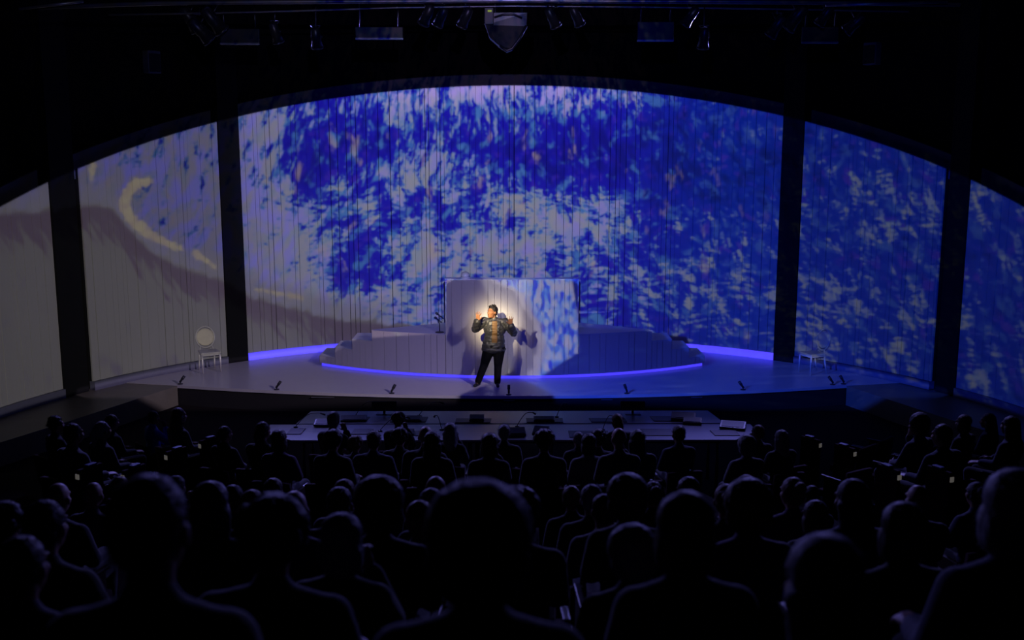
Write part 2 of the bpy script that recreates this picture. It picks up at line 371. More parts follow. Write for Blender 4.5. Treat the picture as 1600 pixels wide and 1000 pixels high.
class MB:
    def __init__(s): s.V = []; s.F = []
    def raw(s, V, Fc):
        k = len(s.V); s.V += [Vector(v) for v in V]; s.F += [tuple(i+k for i in f) for f in Fc]; return s
    def box(s, c, d, R=None):
        c = Vector(c); x, y, z = d[0]/2, d[1]/2, d[2]/2
        P = [Vector((i*x, j*y, k*z)) for k in (-1, 1) for j in (-1, 1) for i in (-1, 1)]
        if R is not None: P = [R @ p for p in P]
        return s.raw([p+c for p in P], [(0, 2, 3, 1), (4, 5, 7, 6), (0, 1, 5, 4), (2, 6, 7, 3), (0, 4, 6, 2), (1, 3, 7, 5)])
    def prism(s, P, z0, z1):
        n = len(P)
        return s.raw([(p[0], p[1], z0) for p in P]+[(p[0], p[1], z1) for p in P],
                     [tuple(range(n))[::-1], tuple(range(n, 2*n))]+[(i, (i+1) % n, n+(i+1) % n, n+i) for i in range(n)])
    def tube(s, pts, r, n=8, cap=True):
        pts = [Vector(p) for p in pts]; rs = r if isinstance(r, (list, tuple)) else [r]*len(pts)
        rings = []; prev = None
        for i, p in enumerate(pts):
            t = (pts[min(i+1, len(pts)-1)]-pts[max(i-1, 0)]).normalized()
            u = (prev - t*prev.dot(t)) if prev is not None else t.orthogonal()
            if u.length < 1e-6: u = t.orthogonal()
            u.normalize(); prev = u; v = t.cross(u)
            rings.append([p+(u*math.cos(2*PI*k/n)+v*math.sin(2*PI*k/n))*rs[i] for k in range(n)])
        V = [q for R in rings for q in R]; Fc = []
        for i in range(len(pts)-1):
            for k in range(n): Fc.append((i*n+k, i*n+(k+1) % n, (i+1)*n+(k+1) % n, (i+1)*n+k))
        if cap: Fc += [tuple(range(n))[::-1], tuple((len(pts)-1)*n+k for k in range(n))]
        return s.raw(V, Fc)
    def lathe(s, prof, n=20, o=(0, 0, 0), R=None):
        o = Vector(o); V = []
        for r, z in prof:
            for k in range(n):
                p = Vector((r*math.cos(2*PI*k/n), r*math.sin(2*PI*k/n), z))
                V.append((R @ p if R is not None else p)+o)
        Fc = [(i*n+k, i*n+(k+1) % n, (i+1)*n+(k+1) % n, (i+1)*n+k) for i in range(len(prof)-1) for k in range(n)]
        Fc += [tuple(range(n))[::-1], tuple((len(prof)-1)*n+k for k in range(n))]
        return s.raw(V, Fc)
    def ell(s, c, r, R=None, n=14, m=9):
        c = Vector(c); V = [Vector((0, 0, -1))]; 
        for i in range(1, m):
            a = PI*i/m - PI/2
            for k in range(n): V.append(Vector((math.cos(a)*math.cos(2*PI*k/n), math.cos(a)*math.sin(2*PI*k/n), math.sin(a))))
        V.append(Vector((0, 0, 1))); Fc = []
        for k in range(n): Fc.append((0, 1+(k+1) % n, 1+k))
        for i in range(m-2):
            for k in range(n): Fc.append((1+i*n+k, 1+i*n+(k+1) % n, 1+(i+1)*n+(k+1) % n, 1+(i+1)*n+k))
        t = len(V)-1
        for k in range(n): Fc.append((t, 1+(m-2)*n+k, 1+(m-2)*n+(k+1) % n))
        V = [Vector((v.x*r[0], v.y*r[1], v.z*r[2])) for v in V]
        if R is not None: V = [R @ v for v in V]
        return s.raw([v+c for v in V], Fc)
    def cap(s, a, ra, b, rb, n=12):
        """tapered round-ended limb"""
        a, b = Vector(a), Vector(b); t = (b-a)
        L = t.length; t = t.normalized() if L > 1e-6 else Vector((0, 0, 1))
        pts = []; rs = []
        for k in range(4):
            q = PI/2*(k/4); pts.append(a-t*ra*math.cos(q)); rs.append(max(ra*math.sin(q), ra*.08))
        pts.append(a); rs.append(ra); pts.append(b); rs.append(rb)
        for k in range(1, 5):
            q = PI/2*(k/4); pts.append(b+t*rb*math.sin(q)); rs.append(max(rb*math.cos(q), rb*.08))
        u = t.orthogonal().normalized(); v = t.cross(u)
        V = [p+(u*math.cos(2*PI*k/n)+v*math.sin(2*PI*k/n))*r for p, r in zip(pts, rs) for k in range(n)]
        m = len(pts)
        Fc = [(i*n+k, i*n+(k+1) % n, (i+1)*n+(k+1) % n, (i+1)*n+k) for i in range(m-1) for k in range(n)]
        Fc += [tuple(range(n))[::-1], tuple((m-1)*n+k for k in range(n))]
        return s.raw(V, Fc)
    def me(s, name, smooth=False, bevel=0.0):
        me = mesh(name, s.V, s.F, smooth)
        if bevel:
            bm = bmesh.new(); bm.from_mesh(me)
            bmesh.ops.remove_doubles(bm, verts=bm.verts, dist=1e-5)
            bmesh.ops.bevel(bm, geom=bm.edges[:], offset=bevel, segments=2, affect='EDGES', profile=.5)
            bm.to_mesh(me); bm.free()
            if smooth:
                for p in me.polygons: p.use_smooth = True
        return me
    def o(s, name, m, parent=None, smooth=False, bevel=0.0, loc=None, rot=None):
        return link(name, s.me(name, smooth, bevel), parent, m, loc, rot)
def shake(me, fn):
    nv = len(me.vertices); co = [0.0]*(3*nv); no = [0.0]*(3*nv)
    me.vertices.foreach_get('co', co); me.vertices.foreach_get('normal', no)
    for i in range(nv):
        k = fn(Vector(co[3*i:3*i+3]))
        for j in range(3): co[3*i+j] += no[3*i+j]*k
    me.vertices.foreach_set('co', co); me.update()
def melt(mb, name, voxel, smooth=4, factor=.5, noise=0.0):
    """join overlapping blobs into one continuous skin"""
    me = mb.me(name+'_raw'); ob = link(name+'_raw', me)
    r = ob.modifiers.new('r', 'REMESH'); r.mode = 'VOXEL'; r.voxel_size = voxel; r.use_smooth_shade = True
    if smooth:
        q = ob.modifiers.new('s', 'SMOOTH'); q.iterations = smooth; q.factor = factor
    dg = bpy.context.evaluated_depsgraph_get(); dg.update()
    out = bpy.data.meshes.new_from_object(ob.evaluated_get(dg)); out.name = name
    bpy.data.objects.remove(ob); bpy.data.meshes.remove(me)
    for p in out.polygons: p.use_smooth = True
    if noise:
        from mathutils import noise as nz
        shake(out, lambda c: nz.noise(c*38)*noise + nz.noise(c*15)*noise)
    out.materials.clear()
    return out
def fuzz(me, n, ln, seed=1):
    """thin flyaway strands standing off the hair"""
    rr = random.Random(seed); V = [v.co.copy() for v in me.vertices]; N = [v.normal.copy() for v in me.vertices]
    Fc = [tuple(p.vertices) for p in me.polygons]; k0 = len(V); m0 = len(V)
    for _ in range(n):
        i = rr.randrange(m0); d = (N[i]+Vector((rr.uniform(-.9, .9), rr.uniform(-.9, .9), rr.uniform(-.9, .7)))).normalized(); t = d.orthogonal().normalized()*.0008
        p = V[i]; k = len(V); l = ln*rr.uniform(.4, 1.2)
        V += [p-t, p+t, p+d*l*.6+Vector((0, 0, -.003)), p+d*l+Vector((0, 0, -.008))]; Fc += [(k, k+1, k+2), (k, k+2, k+3)]
    out = mesh(me.name, V, Fc, True); bpy.data.meshes.remove(me); return out
def copy_tree(o, parent=None):
    c = o.copy(); COL.objects.link(c)
    if parent: c.parent = parent
    for ch in list(o.children): copy_tree(ch, c)
    return c

# ------------------------------------------------------------------ the room
def arc(cy, R, a0, a1, n):
    return [(R*math.sin(math.radians(a0+(a1-a0)*i/n)), cy+R*math.cos(math.radians(a0+(a1-a0)*i/n))) for i in range(n+1)]
# black shell behind and above
mb = MB(); P = arc(WCY, 10.25, -100, 100, 50)
V = [(x, y, -.5) for x, y in P]+[(x, y, 11) for x, y in P]+[(x*1.02, y+.2, -.5) for x, y in P]+[(x*1.02, y+.2, 11) for x, y in P]; n = len(P)
mb.raw(V, [(i, i+1, n+i+1, n+i) for i in range(n-1)]+[(2*n+i, 3*n+i, 3*n+i+1, 2*n+i+1) for i in range(n-1)]+[(n+i, n+i+1, 3*n+i+1, 3*n+i) for i in range(n-1)])
tag(mb.o('wall_back', M['blackwall']), 'black shell wall curving behind and above the screens', kind='structure')
tag(MB().box((0, -9, 11.1), (26, 36, .2)).o('ceiling', M['black']), 'black ceiling over the stage and the audience', kind='structure')
tag(MB().box((0, -10, HOUSE-.1), (26, 34, .2)).o('floor_house', M['carpet']), 'dark carpeted floor of the house and pit', kind='structure')
for sx, nm in ((-1, 'left'), (1, 'right')):
    tag(MB().box((11.2*sx, -16, 5), (.2, 20, 12)).o('wall_'+nm, M['blackwall']), 'black side wall of the house on the %s' % nm, kind='structure')

# stage floor and side decks
E_ = [(x, ECY-math.sqrt(ER*ER-x*x)) for x in [i*.35-7.0 for i in range(41)]]
PW = arc(WCY, WR+.2, -58, 58, 40)
pts = E_+PW[::-1]
tag(MB().prism(pts, -.06, 0).o('floor_stage', M['stage']), 'glossy grey stage floor with a curved front edge', kind='structure')
tag(MB().prism([(x, y+.03) for x, y in E_]+[(x, y+.25) for x, y in E_[::-1]], HOUSE, -.06).o('trim_1', M['fascia']), 'black fascia under the front edge of the stage', kind='structure')
for sx, nm in ((-1, 'left'), (1, 'right')):
    inner = [(-7.0, E_[0][1]), (-8.02, -2.85), (-8.7, -4.5), (-9.3, -6.5)]
    outer = arc(WCY, WR+.2, -58, -96, 20)
    pl = [(x*(-sx), y) for x, y in inner+outer[::-1]]
    if sx > 0: pl = pl[::-1]
    tag(MB().prism(pl, HOUSE, -.015).o('floor_'+nm, M['wing']), 'dull brown deck beside the stage along the %s screens' % nm, kind='structure')

# screens: boards of uneven width bent along the curve
def board(name, a0, a1, R, z0, zf, parent, m, thick=.04, cy=WCY, n=2, sgn=1):
    """one vertical board of a curved wall; zf(y) gives its top"""
    V = []
    for r in (R, R+thick):
        for i in range(n+1):
            a = math.radians(a0+(a1-a0)*i/n); x, y = r*math.sin(a), cy+sgn*r*math.cos(a)
            V += [(x, y, z0), (x, y, zf(y))]
    k = 2*(n+1); Fc = []
    for i in range(n):
        b = 2*i; Fc += [(b, b+1, b+3, b+2), (k+b, k+b+2, k+b+3, k+b+1), (b+1, k+b+1, k+b+3, b+3), (b, b+2, k+b+2, k+b)]
    Fc += [(0, k, k+1, 1), (k-2, k-1, 2*k-1, 2*k-2)]
    me = mesh(name, V, Fc); return link(name, me, parent, m)
rnd = random.Random(3)
def screen(nm, label, a0, a1):
    root = empty(nm); tag(root, label, kind='structure')
    mb = MB(); nn = 24; V = []
    for r in (WR+.06, WR+.10):
        for i in range(nn+1):
            a = math.radians(a0+(a1-a0)*i/nn); x, y = r*math.sin(a), WCY+r*math.cos(a); V += [(x, y, .17), (x, y, ztop(y)-.03)]
    k = 2*(nn+1); Fc = []
    for i in range(nn): b = 2*i; Fc += [(b, b+1, b+3, b+2), (k+b, k+b+2, k+b+3, k+b+1)]
    mb.raw(V, Fc).o('backing', M['backing'], root)
    a = a0
    while a < a1-.05:
        wdt = rnd.choice([.55, .7, .9, 1.1, 1.3, 1.5, 1.7]); e = a+wdt
        if e > a1-.4: e = a1
        g = rnd.choice([.016, .02, .03, .055])
        board('plank', a+g, e-g, WR+rnd.uniform(-.006, .006), .17, lambda y: ztop(y), root, M['screen'])
        a = e
    return root
screen('wall_screen_center', 'wide curved central screen of vertical white boards carrying the projected sea', -39.35, 39.0)
screen('wall_screen_left', 'curved board screen left of the central one showing the pale beach', -62.1, -42.35)
screen('wall_screen_right', 'curved board screen right of the central one showing dark blue water', 42.05, 62.1)
screen('wall_screen_far_left', 'outermost left board screen cut by the photo edge', -86, -66.4)
screen('wall_screen_far_right', 'outermost right board screen cut by the photo edge', 65.7, 86)

# grey margin behind the screens
def margin(nm, label, a0, a1, jamb=None):
    mb = MB(); V = []; nn = 20; R = WR+.32
    for r in (R, R+.04):
        for i in range(nn+1):
            a = math.radians(a0+(a1-a0)*i/nn); x, y = r*math.sin(a), WCY+r*math.cos(a); zt = ztop(y-.2); V += [(x, y, zt-.25), (x, y, zt+.24)]
    k = 2*(nn+1); Fc = []
    for i in range(nn): b = 2*i; Fc += [(b, b+1, b+3, b+2), (k+b, k+b+2, k+b+3, k+b+1), (b, b+2, k+b+2, k+b), (b+1, k+b+1, k+b+3, b+3)]
    Fc += [(0, k, k+1, 1), (k-2, k-1, 2*k-1, 2*k-2)]
    o = mb.raw(V, Fc).o(nm, M['trim']); tag(o, label, kind='structure')
    if jamb:
        V = []
        for r in (R, R+.04):
            for aa in jamb:
                a = math.radians(aa); x, y = r*math.sin(a), WCY+r*math.cos(a); V += [(x, y, 0), (x, y, ztop(y-.2)+.24)]
        MB().raw(V, [(0, 1, 3, 2), (4, 6, 7, 5), (1, 5, 7, 3), (0, 4, 5, 1), (2, 3, 7, 6)]).o('jamb', M['trim'], o)
margin('trim_2', 'grey curved header edge above the central screen', -39.3, 39.0)
margin('trim_3', 'grey sloping header edge above the beach screen', -62.4, -42.3, (-63.1, -61.9))
margin('trim_4', 'grey sloping header edge above the right blue screen', 42.0, 62.4, (61.9, 63.1))
margin('trim_5', 'grey sloping header edge above the outermost left screen', -86, -66.2)
margin('trim_6', 'grey sloping header edge above the outermost right screen', 65.5, 86)

# black pillars between the screens
for k, (a0, a1, lab) in enumerate(((-42.3, -39.42, 'black pillar between the beach screen and the central screen'), (39.08, 42.0, 'black pillar between the central screen and the right blue screen'),
                     (-66.3, -62.9, 'broad black pillar between the two left screens'), (62.9, 65.6, 'broad black pillar between the two right screens'))):
    board('pillar', a0, a1, WR-.03, 0, lambda y: 9.5, None, M['black'], .22)
    o = bpy.data.objects['pillar' if k == 0 else 'pillar.%03d' % k]; tag(o, lab, kind='structure')
    a = math.radians((a0+a1)/2); 
# skirtings under the outer screens, light cove under the central screen
for nm, a0, a1 in (('left', -62.1, -42.4), ('right', 42.1, 62.1), ('far_left', -86, -66.4), ('far_right', 65.7, 86)):
    mb = MB(); P = arc(WCY, WR-.05, a0, a1, 16)+arc(WCY, WR+.10, a0, a1, 16)[::-1]
    o = mb.prism(P, -.015 if abs(a0) > 60 else 0, .165).o('baseboard_'+nm, M['skirt']); tag(o, 'grey skirting under the %s screen' % nm.replace('_', ' '), kind='structure')
P = arc(WCY, WR-.02, -39.3, 39.0, 40)+arc(WCY, WR+.10, -39.3, 39.0, 40)[::-1]
tag(MB().prism(P, 0.0, .155).o('light_cove', M['led']), 'glowing violet-blue light band along the foot of the central screen', 'light strip')

# ------------------------------------------------------------------ platform set
def platform_face(parent, x0, x1, z0, z1, name='plank', m=None, off=0.0, widths=(.14, .18, .24, .3, .36)):
    a0, a1 = math.degrees(math.asin(x0/PR)), math.degrees(math.asin(x1/PR)); a = a0
    while a < a1-.05:
        e = a+math.degrees(rnd.choice(widths)/PR)
        if e > a1-.9: e = a1
        g = rnd.choice([.02, .03, .05])
        board(name, a+g, e-g, PR+off-.025+rnd.uniform(-.003, .003), z0, lambda y: z1, parent, m or M['set'], .025, PCY, 2, -1)
        a = e
def arc_front(x0, x1, n=12, R=PR-.03):
    a0, a1 = math.asin(x0/R), math.asin(x1/R)
    return [(R*math.sin(a0+(a1-a0)*i/n), PCY-R*math.cos(a0+(a1-a0)*i/n)) for i in range(n+1)]
def slab(parent, x0, x1, back, z0, z1, core='core', top=True):
    f = arc_front(x0, x1)
    poly = f+back
    MB().prism(poly, z0, z1-.02).o(core, M['backing'], parent)
    fr = arc_front(x0, x1, 12, PR+.005)
    MB().prism(fr+back, z1-.02, z1).o('top_board', M['settop'], parent)
LEDZ = .07
for sx, nm in ((-1, 'left'), (1, 'right')):
    root = empty('stage_platform', (0, 0, 0)); tag(root, 'low curved platform with plank front and three end steps, %s of the tall block' % nm, 'platform', 'platforms flanking the block')
    xs = sorted((1.43*sx, 3.08*sx)); b = [(1.43*sx, 2.2), (3.08*sx, 1.22)]
    b = sorted(b, reverse=True)
    slab(root, xs[0], xs[1], b, LEDZ, .95)
    platform_face(root, xs[0], xs[1], LEDZ, .93)
    for k, (xa, xb, zt, dep) in enumerate(((3.08, 3.55, .71, .75), (3.55, 3.98, .475, .8), (3.98, 4.38, .24, .85))):
        st = empty('step'); st.parent = root
        q = sorted((xa*sx, xb*sx)); f = arc_front(q[0], q[1], 4); yb = max(p[1] for p in f)+dep
        MB().prism(f+[(q[1], yb), (q[0], yb)], LEDZ, zt-.02).o('core', M['backing'], st)
        fr = arc_front(q[0], q[1], 4, PR+.004)
        MB().prism(fr+[(q[1], yb), (q[0], yb)], zt-.02, zt).o('tread', M['settop'], st)
        platform_face(st, q[0], q[1], LEDZ, zt-.02, widths=(.1, .14, .2))
        # outer end of the step
        xo = xb*sx; yy = f[-1][1] if sx > 0 else f[0][1]
        MB().box((xo+.008*sx, (yy+yb)/2, (LEDZ+zt-.02)/2), (.016, yb-yy, zt-.02-LEDZ)).o('end_board', M['set'], st)
blk = empty('tall_block'); tag(blk, 'tall plank-fronted block at the centre of the platform behind the performer', 'block')
f = arc_front(-1.425, 1.425)
bk = [(x, y+.28) for x, y in f[::-1]]
MB().prism(f+bk, LEDZ, 2.13).o('core', M['set'], blk)
MB().prism(arc_front(-1.43, 1.43, 12, PR+.005)+bk, 2.13, 2.15).o('top_board', M['settop'], blk)
platform_face(blk, -1.425, 1.425, LEDZ, 2.13, widths=(.1, .14, .18, .22, .28))
# plinth and glowing edge under the whole platform
fr = arc_front(-4.3, 4.3, 40, PR-.10)
tag(MB().prism(fr+[(4.3, 2.4), (-4.3, 2.4)], 0, LEDZ).o('platform_plinth', M['black']), 'black plinth that carries the platform and block', 'plinth')
fo, fi = arc_front(-4.34, 4.34, 48, PR-.035), arc_front(-4.34, 4.34, 48, PR-.095)
tag(MB().prism(fo+fi[::-1], .004, LEDZ-.006).o('light_strip', M['led2']), 'glowing blue light strip under the curved platform front', 'light strip')

# domed bell on the block
k = on_y(727, 436, .7)
r_ = empty('desk_bell', (k.x, .70, 2.15)); tag(r_, 'small domed pewter bell standing on top of the tall block', 'bell')
MB().lathe([(.12, 0), (.125, .012), (.11, .03), (.10, .035)], 20).o('base', M['pewter'], r_, True)
MB().lathe([(.10, .035), (.098, .07), (.085, .11), (.055, .135), (.018, .146)], 20).o('dome', M['pewter'], r_, True)
MB().lathe([(.016, .146), (.02, .155), (.016, .17), (.004, .175)], 12).o('button', M['pewter'], r_, True)

# microphone on its table stand
k = on_z(687, 519.5, .95)
r_ = empty('microphone_stand', (k.x, k.y, .95)); tag(r_, 'black microphone on a short round-based stand on the left platform', 'microphone')
MB().lathe([(.095, 0), (.095, .012), (.075, .022), (.018, .028)], 24).o('base', M['device'], r_, True)
MB().tube([(0, 0, .02), (0, 0, .36)], .010, 10).o('stem', M['device'], r_, True)
MB().box((0, 0, .365), (.035, .03, .04)).o('clip', M['device'], r_, bevel=.006)
d = Vector((-.62, -.25, .56)).normalized(); b0 = Vector((.08, .03, .30))
mm = MB().tube([b0, b0+d*.16], [.012, .017], 12).o('microphone_handle', M['device'], r_, True)
Rm = d.to_track_quat('Z', 'Y').to_matrix()
MB().lathe([(.018, 0), (.026, .012), (.030, .03), (.028, .05), (.018, .064), (.004, .07)], 14, b0+d*.155, Rm).o('grille', M['device'], mm, True)

# round-backed chairs
def chair(loc, rz, label):
    r = empty('side_chair', loc, rz); tag(r, label, 'chair', 'round-backed side chairs')
    MB().prism([(-.19, -.2), (.19, -.2), (.22, .22), (-.22, .22)], .43, .465).o('seat', M['chair'], r, bevel=.01)
    MB().prism([(-.18, -.19), (.18, -.19), (.205, .205), (-.205, .205)], .385, .43).o('seat_rail', M['chair'], r)
    for x in (-.195, .195): MB().tube([(x, .195, .43), (x, .2, .25), (x*1.0, .2, 0)], [.022, .018, .012], 10).o('leg', M['chair'], r, True)
    for x in (-.165, .165): MB().tube([(x, -.175, .43), (x, -.2, .25), (x*1.05, -.26, 0)], [.022, .018, .013], 10).o('leg', M['chair'], r, True)
    R = Matrix.Rotation(math.radians(-80), 3, 'X')
    c = Vector((0, -.265, .73))
    ring = [c+R @ Vector((.205*math.cos(a), .235*math.sin(a), 0)) for a in [2*PI*i/36 for i in range(37)]]
    fr = MB().tube(ring, .02, 8, False).o('back_frame', M['chair'], r, True)
    MB().lathe([(.15, -.016), (.19, -.012), (.195, 0), (.19, .012), (.15, .016)], 30, (0, 0, 0), None).o('back_pad', M['chairback'], r, True, loc=c, rot=(math.radians(-80), 0, 0))
    bpy.context.view_layer.update()
    for x in (-1, 1):
        MB().tube([(x*.15, -.18, .45), (x*.13, -.20, .52), (x*.10, -.235, .54)], .014, 8).o('back_support', M['chair'], r, True)
    return r
a, b = on_z(314, 584), on_z(342, 579)
mid = (a+b)/2; fwd = Vector((b.y-a.y, -(b.x-a.x), 0)); 
chair((-6.72, 1.28, 0), math.radians(-150), 'white round-backed chair in front of the beach screen at far left')
chair((6.62, 1.10, 0), math.radians(112), 'white round-backed chair seen from the side before the right blue screen')

# small microphones along the stage edge
def edge_mic(px, py, tilt, where):
    p = on_z(px, py+4); y0 = ECY-math.sqrt(ER*ER-p.x*p.x)
    r = empty('floor_microphone', (p.x, max(p.y, y0+.10), 0), 0); tag(r, 'small black stage-edge microphone '+where, 'microphone', 'microphones along the stage edge')
    MB().lathe([(.055, 0), (.055, .012), (.03, .02), (.012, .022)], 16).o('base', M['device'], r, True)
    MB().tube([(0, 0, .015), (0, 0, .06)], .008, 8).o('stem', M['device'], r, True)
    d = Vector((math.sin(tilt), .35, math.cos(tilt))).normalized()
    MB().tube([Vector((0, 0, .05))-d*.02, Vector((0, 0, .05))+d*.055, Vector((0, 0, .05))+d*.06, Vector((0, 0, .05))+d*.15], [.022, .022, .03, .03], 10).o('capsule', M['device'], r, True)
for px, py, tl, wh in ((275, 601, .6, 'at the far left corner of the stage'), (430, 607, .6, 'second from the left'), (611, 613, .5, 'left of the performer'),
                       (795, 614, .0, 'just right of the performer'), (980, 612, -.35, 'right of centre before the blue floor'), (1161, 605, -.6, 'third from the right end'),
                       (1301, 597, -.6, 'second from the right end'), (1318, 596, -.5, 'at the right corner of the stage')):
    edge_mic(px, py, tl, wh)
# thin metal bars on the fascia
for px, py, wd, wh in ((505, 618, 1.3, 'far left of the performer'), (795, 622, .45, 'just below the performer'), (950, 622, .45, 'right of the performer'), (1095, 618, .45, 'rightmost of the four')):
    p = on_y(px, py+3, -1.2); y0 = ECY-math.sqrt(ER*ER-p.x*p.x)
    tag(MB().box((p.x, y0+.02, -.10), (wd*.5, .02, .012)).o('fascia_bar', M['steel']), 'thin metal bar on the stage fascia, '+wh, 'bar', 'bars on the stage fascia')

# ------------------------------------------------------------------ desks before the stage
DZ = .45
def desk(name, px, label):
    P = [on_z(x, y, DZ) for x, y in px]; P = [(p.x, p.y) for p in P]
    r = empty(name, (0, 0, 0)); tag(r, label, 'desk', 'desks before the stage')
    MB().prism(P, DZ-.035, DZ).o('desk_top', M['desk'], r)
    xs = [p[0] for p in P]; ys = [p[1] for p in P]; y0, y1 = min(ys)+.12, max(ys)-.12
    n = 6
    for i in range(n):
        x = min(xs)+.7+(max(xs)-min(xs)-1.4)*i/(n-1)
        for y in (y0, y1): MB().tube([(x, y, HOUSE), (x, y, DZ-.035)], .025, 8).o('leg', M['metal'], r, True)
    MB().box((sum(xs)/len(xs), (y0+y1)/2, DZ-.12), (max(xs)-min(xs)-1.2, .03, .12)).o('modesty_rail', M['black'], r)
    return r
desk('long_desk', [(463, 662), (1132, 661), (1106, 641.5), (486, 642.5)], 'long white desk nearest the stage with control gear')
desk('long_desk', [(455, 688), (1150, 687), (1182, 673), (1172, 662.5), (422, 663.5), (412, 676)], 'longer white desk behind heads of the audience, bent at its ends')
def flat(name, px, h, m, label, cat, group):
    P = [on_z(x, y, DZ) for x, y in px]; P = [(p.x, p.y) for p in P]
    c = (sum(p[0] for p in P)/len(P), sum(p[1] for p in P)/len(P))
    return tag(MB().prism([(p[0]-c[0], p[1]-c[1]) for p in P], 0, h).o(name, m, None, bevel=min(.004, h*.3), loc=(c[0], c[1], DZ)), label, cat, group)
ORD = ['first', 'second', 'third', 'fourth', 'fifth', 'sixth', 'seventh', 'eighth', 'ninth', 'tenth', 'eleventh', 'twelfth', 'thirteenth', 'fourteenth', 'fifteenth', 'sixteenth', 'seventeenth', 'eighteenth', 'nineteenth', 'twentieth']
for i, (x0, x1, y0, y1, sk) in enumerate(((532, 572, 652, 659.5, 6), (609, 665, 652, 660, 4), (711, 766, 654.5, 661, 2), (823, 880, 654, 660.5, -1), (924, 980, 654, 660, -4), (1022, 1080, 651, 658.5, -7))):
    flat('desk_mat', [(x0, y1), (x1, y1), (x1+sk, y0), (x0+sk, y0)], .012, M['mat'], 'dark flat mat, %s from the left on the desk nearest the stage' % ORD[i], 'mat', 'dark mats on the desks')
for i, (x0, x1, y0, y1, sk) in enumerate(((447, 470, 670, 679, 8), (548, 578, 671, 679, 6), (626, 672, 674, 681, 3), (890, 952, 674, 684, -2), (1006, 1054, 671, 681, -6), (1117, 1157, 673, 681, -8))):
    flat('desk_mat', [(x0, y1), (x1, y1), (x1+sk, y0), (x0+sk, y0)], .012, M['mat'], 'dark flat mat, %s from the left on the longer rear desk' % ORD[i], 'mat', 'dark mats on the desks')
def console(px, py, wd, dp, hh, rz, label):
    p = on_z(px, py, DZ+.012)
    r = empty('control_console', (p.x, p.y, DZ+.0125), rz); tag(r, label, 'console', 'consoles on the desks')
    MB().raw([(-wd/2, -dp/2, 0), (wd/2, -dp/2, 0), (wd/2, dp/2, 0), (-wd/2, dp/2, 0), (-wd/2, -dp/2, hh*.4), (wd/2, -dp/2, hh*.4), (wd/2, dp/2, hh), (-wd/2, dp/2, hh)],
             [(0, 3, 2, 1), (4, 5, 6, 7), (0, 1, 5, 4), (1, 2, 6, 5), (2, 3, 7, 6), (3, 0, 4, 7)]).o('case', M['device'], r, bevel=.005)
    ang = math.atan2(hh*.6, dp)
    MB().box((0, 0, hh*.7+.004), (wd*.86, dp*.8, .006), Matrix.Rotation(ang, 3, 'X')).o('panel', M['mat'], r)
    return r
for px, py, wd, dp, hh, rz, lab in ((553, 655.5, .42, .22, .05, .1, 'flat dark console on the first mat of the desk nearest the stage'), (640, 656, .4, .2, .05, 0, 'flat dark console behind the second desk head'),
        (745, 656, .24, .2, .07, 0, 'box-shaped console on the third mat, left of centre'), (850, 656.5, .34, .16, .05, 0, 'low console on the mat right of the desk centre'),
        (1068, 655, .4, .22, .10, -.2, 'dark boxy console on the last mat at the right'), (1082, 661, .3, .16, .08, -.2, 'small dark console at the right front of the first desk'),
        (806, 679, .30, .24, .09, .1, 'box console at the centre of the rear desk'), (845, 678, .24, .24, .10, -.2, 'pale-sided box console right of the rear desk centre'), (509, 664, .36, .2, .08, 0, 'black console at the left end of the rear desk'),
        (1145, 668, .4, .26, .08, -.3, 'console at the bent right end of the rear desk'), (630, 677, .34, .2, .05, 0, 'low console behind heads, left part of the rear desk')):
    console(px, py, wd, dp, hh, rz, lab)
def monitor(px, py, label):
    p = on_z(px, py, DZ); r = empty('monitor', (p.x, p.y-.05, DZ), 0); tag(r, label, 'monitor', 'monitors at the desk edge')
    MB().box((0, 0, .006), (.26, .12, .012)).o('foot', M['device'], r)
    MB().box((0, .02, .05), (.04, .03, .08)).o('neck', M['device'], r)
    MB().box((0, .02, .145), (.42, .03, .13), Matrix.Rotation(-.2, 3, 'X')).o('screen_case', M['device'], r, bevel=.006)
    MB().tube([(-.2, .02, .215), (.2, .02, .215)], .006, 6).o('top_bezel', M['steel'], r)
monitor(601, 646, 'small monitor standing at the far desk edge, left of centre'); monitor(988, 646, 'small monitor standing at the far desk edge, right of centre')
def gooseneck(px, py, dx, label):
    p = on_z(px, py, DZ); r = empty('gooseneck_lamp', (p.x, p.y, DZ), 0); tag(r, label, 'lamp', 'gooseneck lamps on the desks')
    MB().lathe([(.035, 0), (.035, .015), (.012, .02)], 12).o('base', M['device'], r, True)
    q = [Vector((dx*t, .0, .02+.22*math.sin(min(1, t*1.4)*1.5))) for t in [i/8 for i in range(9)]]
    MB().tube(q, .006, 6).o('arm', M['device'], r, True)
    MB().tube([q[-1], q[-1]+Vector((dx*.2, 0, -.03))], [.012, .016], 8).o('lamp_head', M['device'], r, True)
for px, py, dx, lab in ((556, 650, .3, 'thin gooseneck lamp by the first mat'), (655, 650, .35, 'thin gooseneck lamp by the second mat'), (870, 652, .15, 'thin gooseneck lamp right of the desk centre'), (462, 668, .4, 'gooseneck lamp at the left end of the rear desk'),
        (594, 674, .4, 'gooseneck lamp on the rear desk among heads'), (690, 672, -.1, 'gooseneck lamp beside a head on the rear desk'), (808, 667, .25, 'gooseneck lamp at the centre of the rear desk'), (942, 672, .15, 'gooseneck lamp right of centre on the rear desk')):
    gooseneck(px, py, dx, lab)

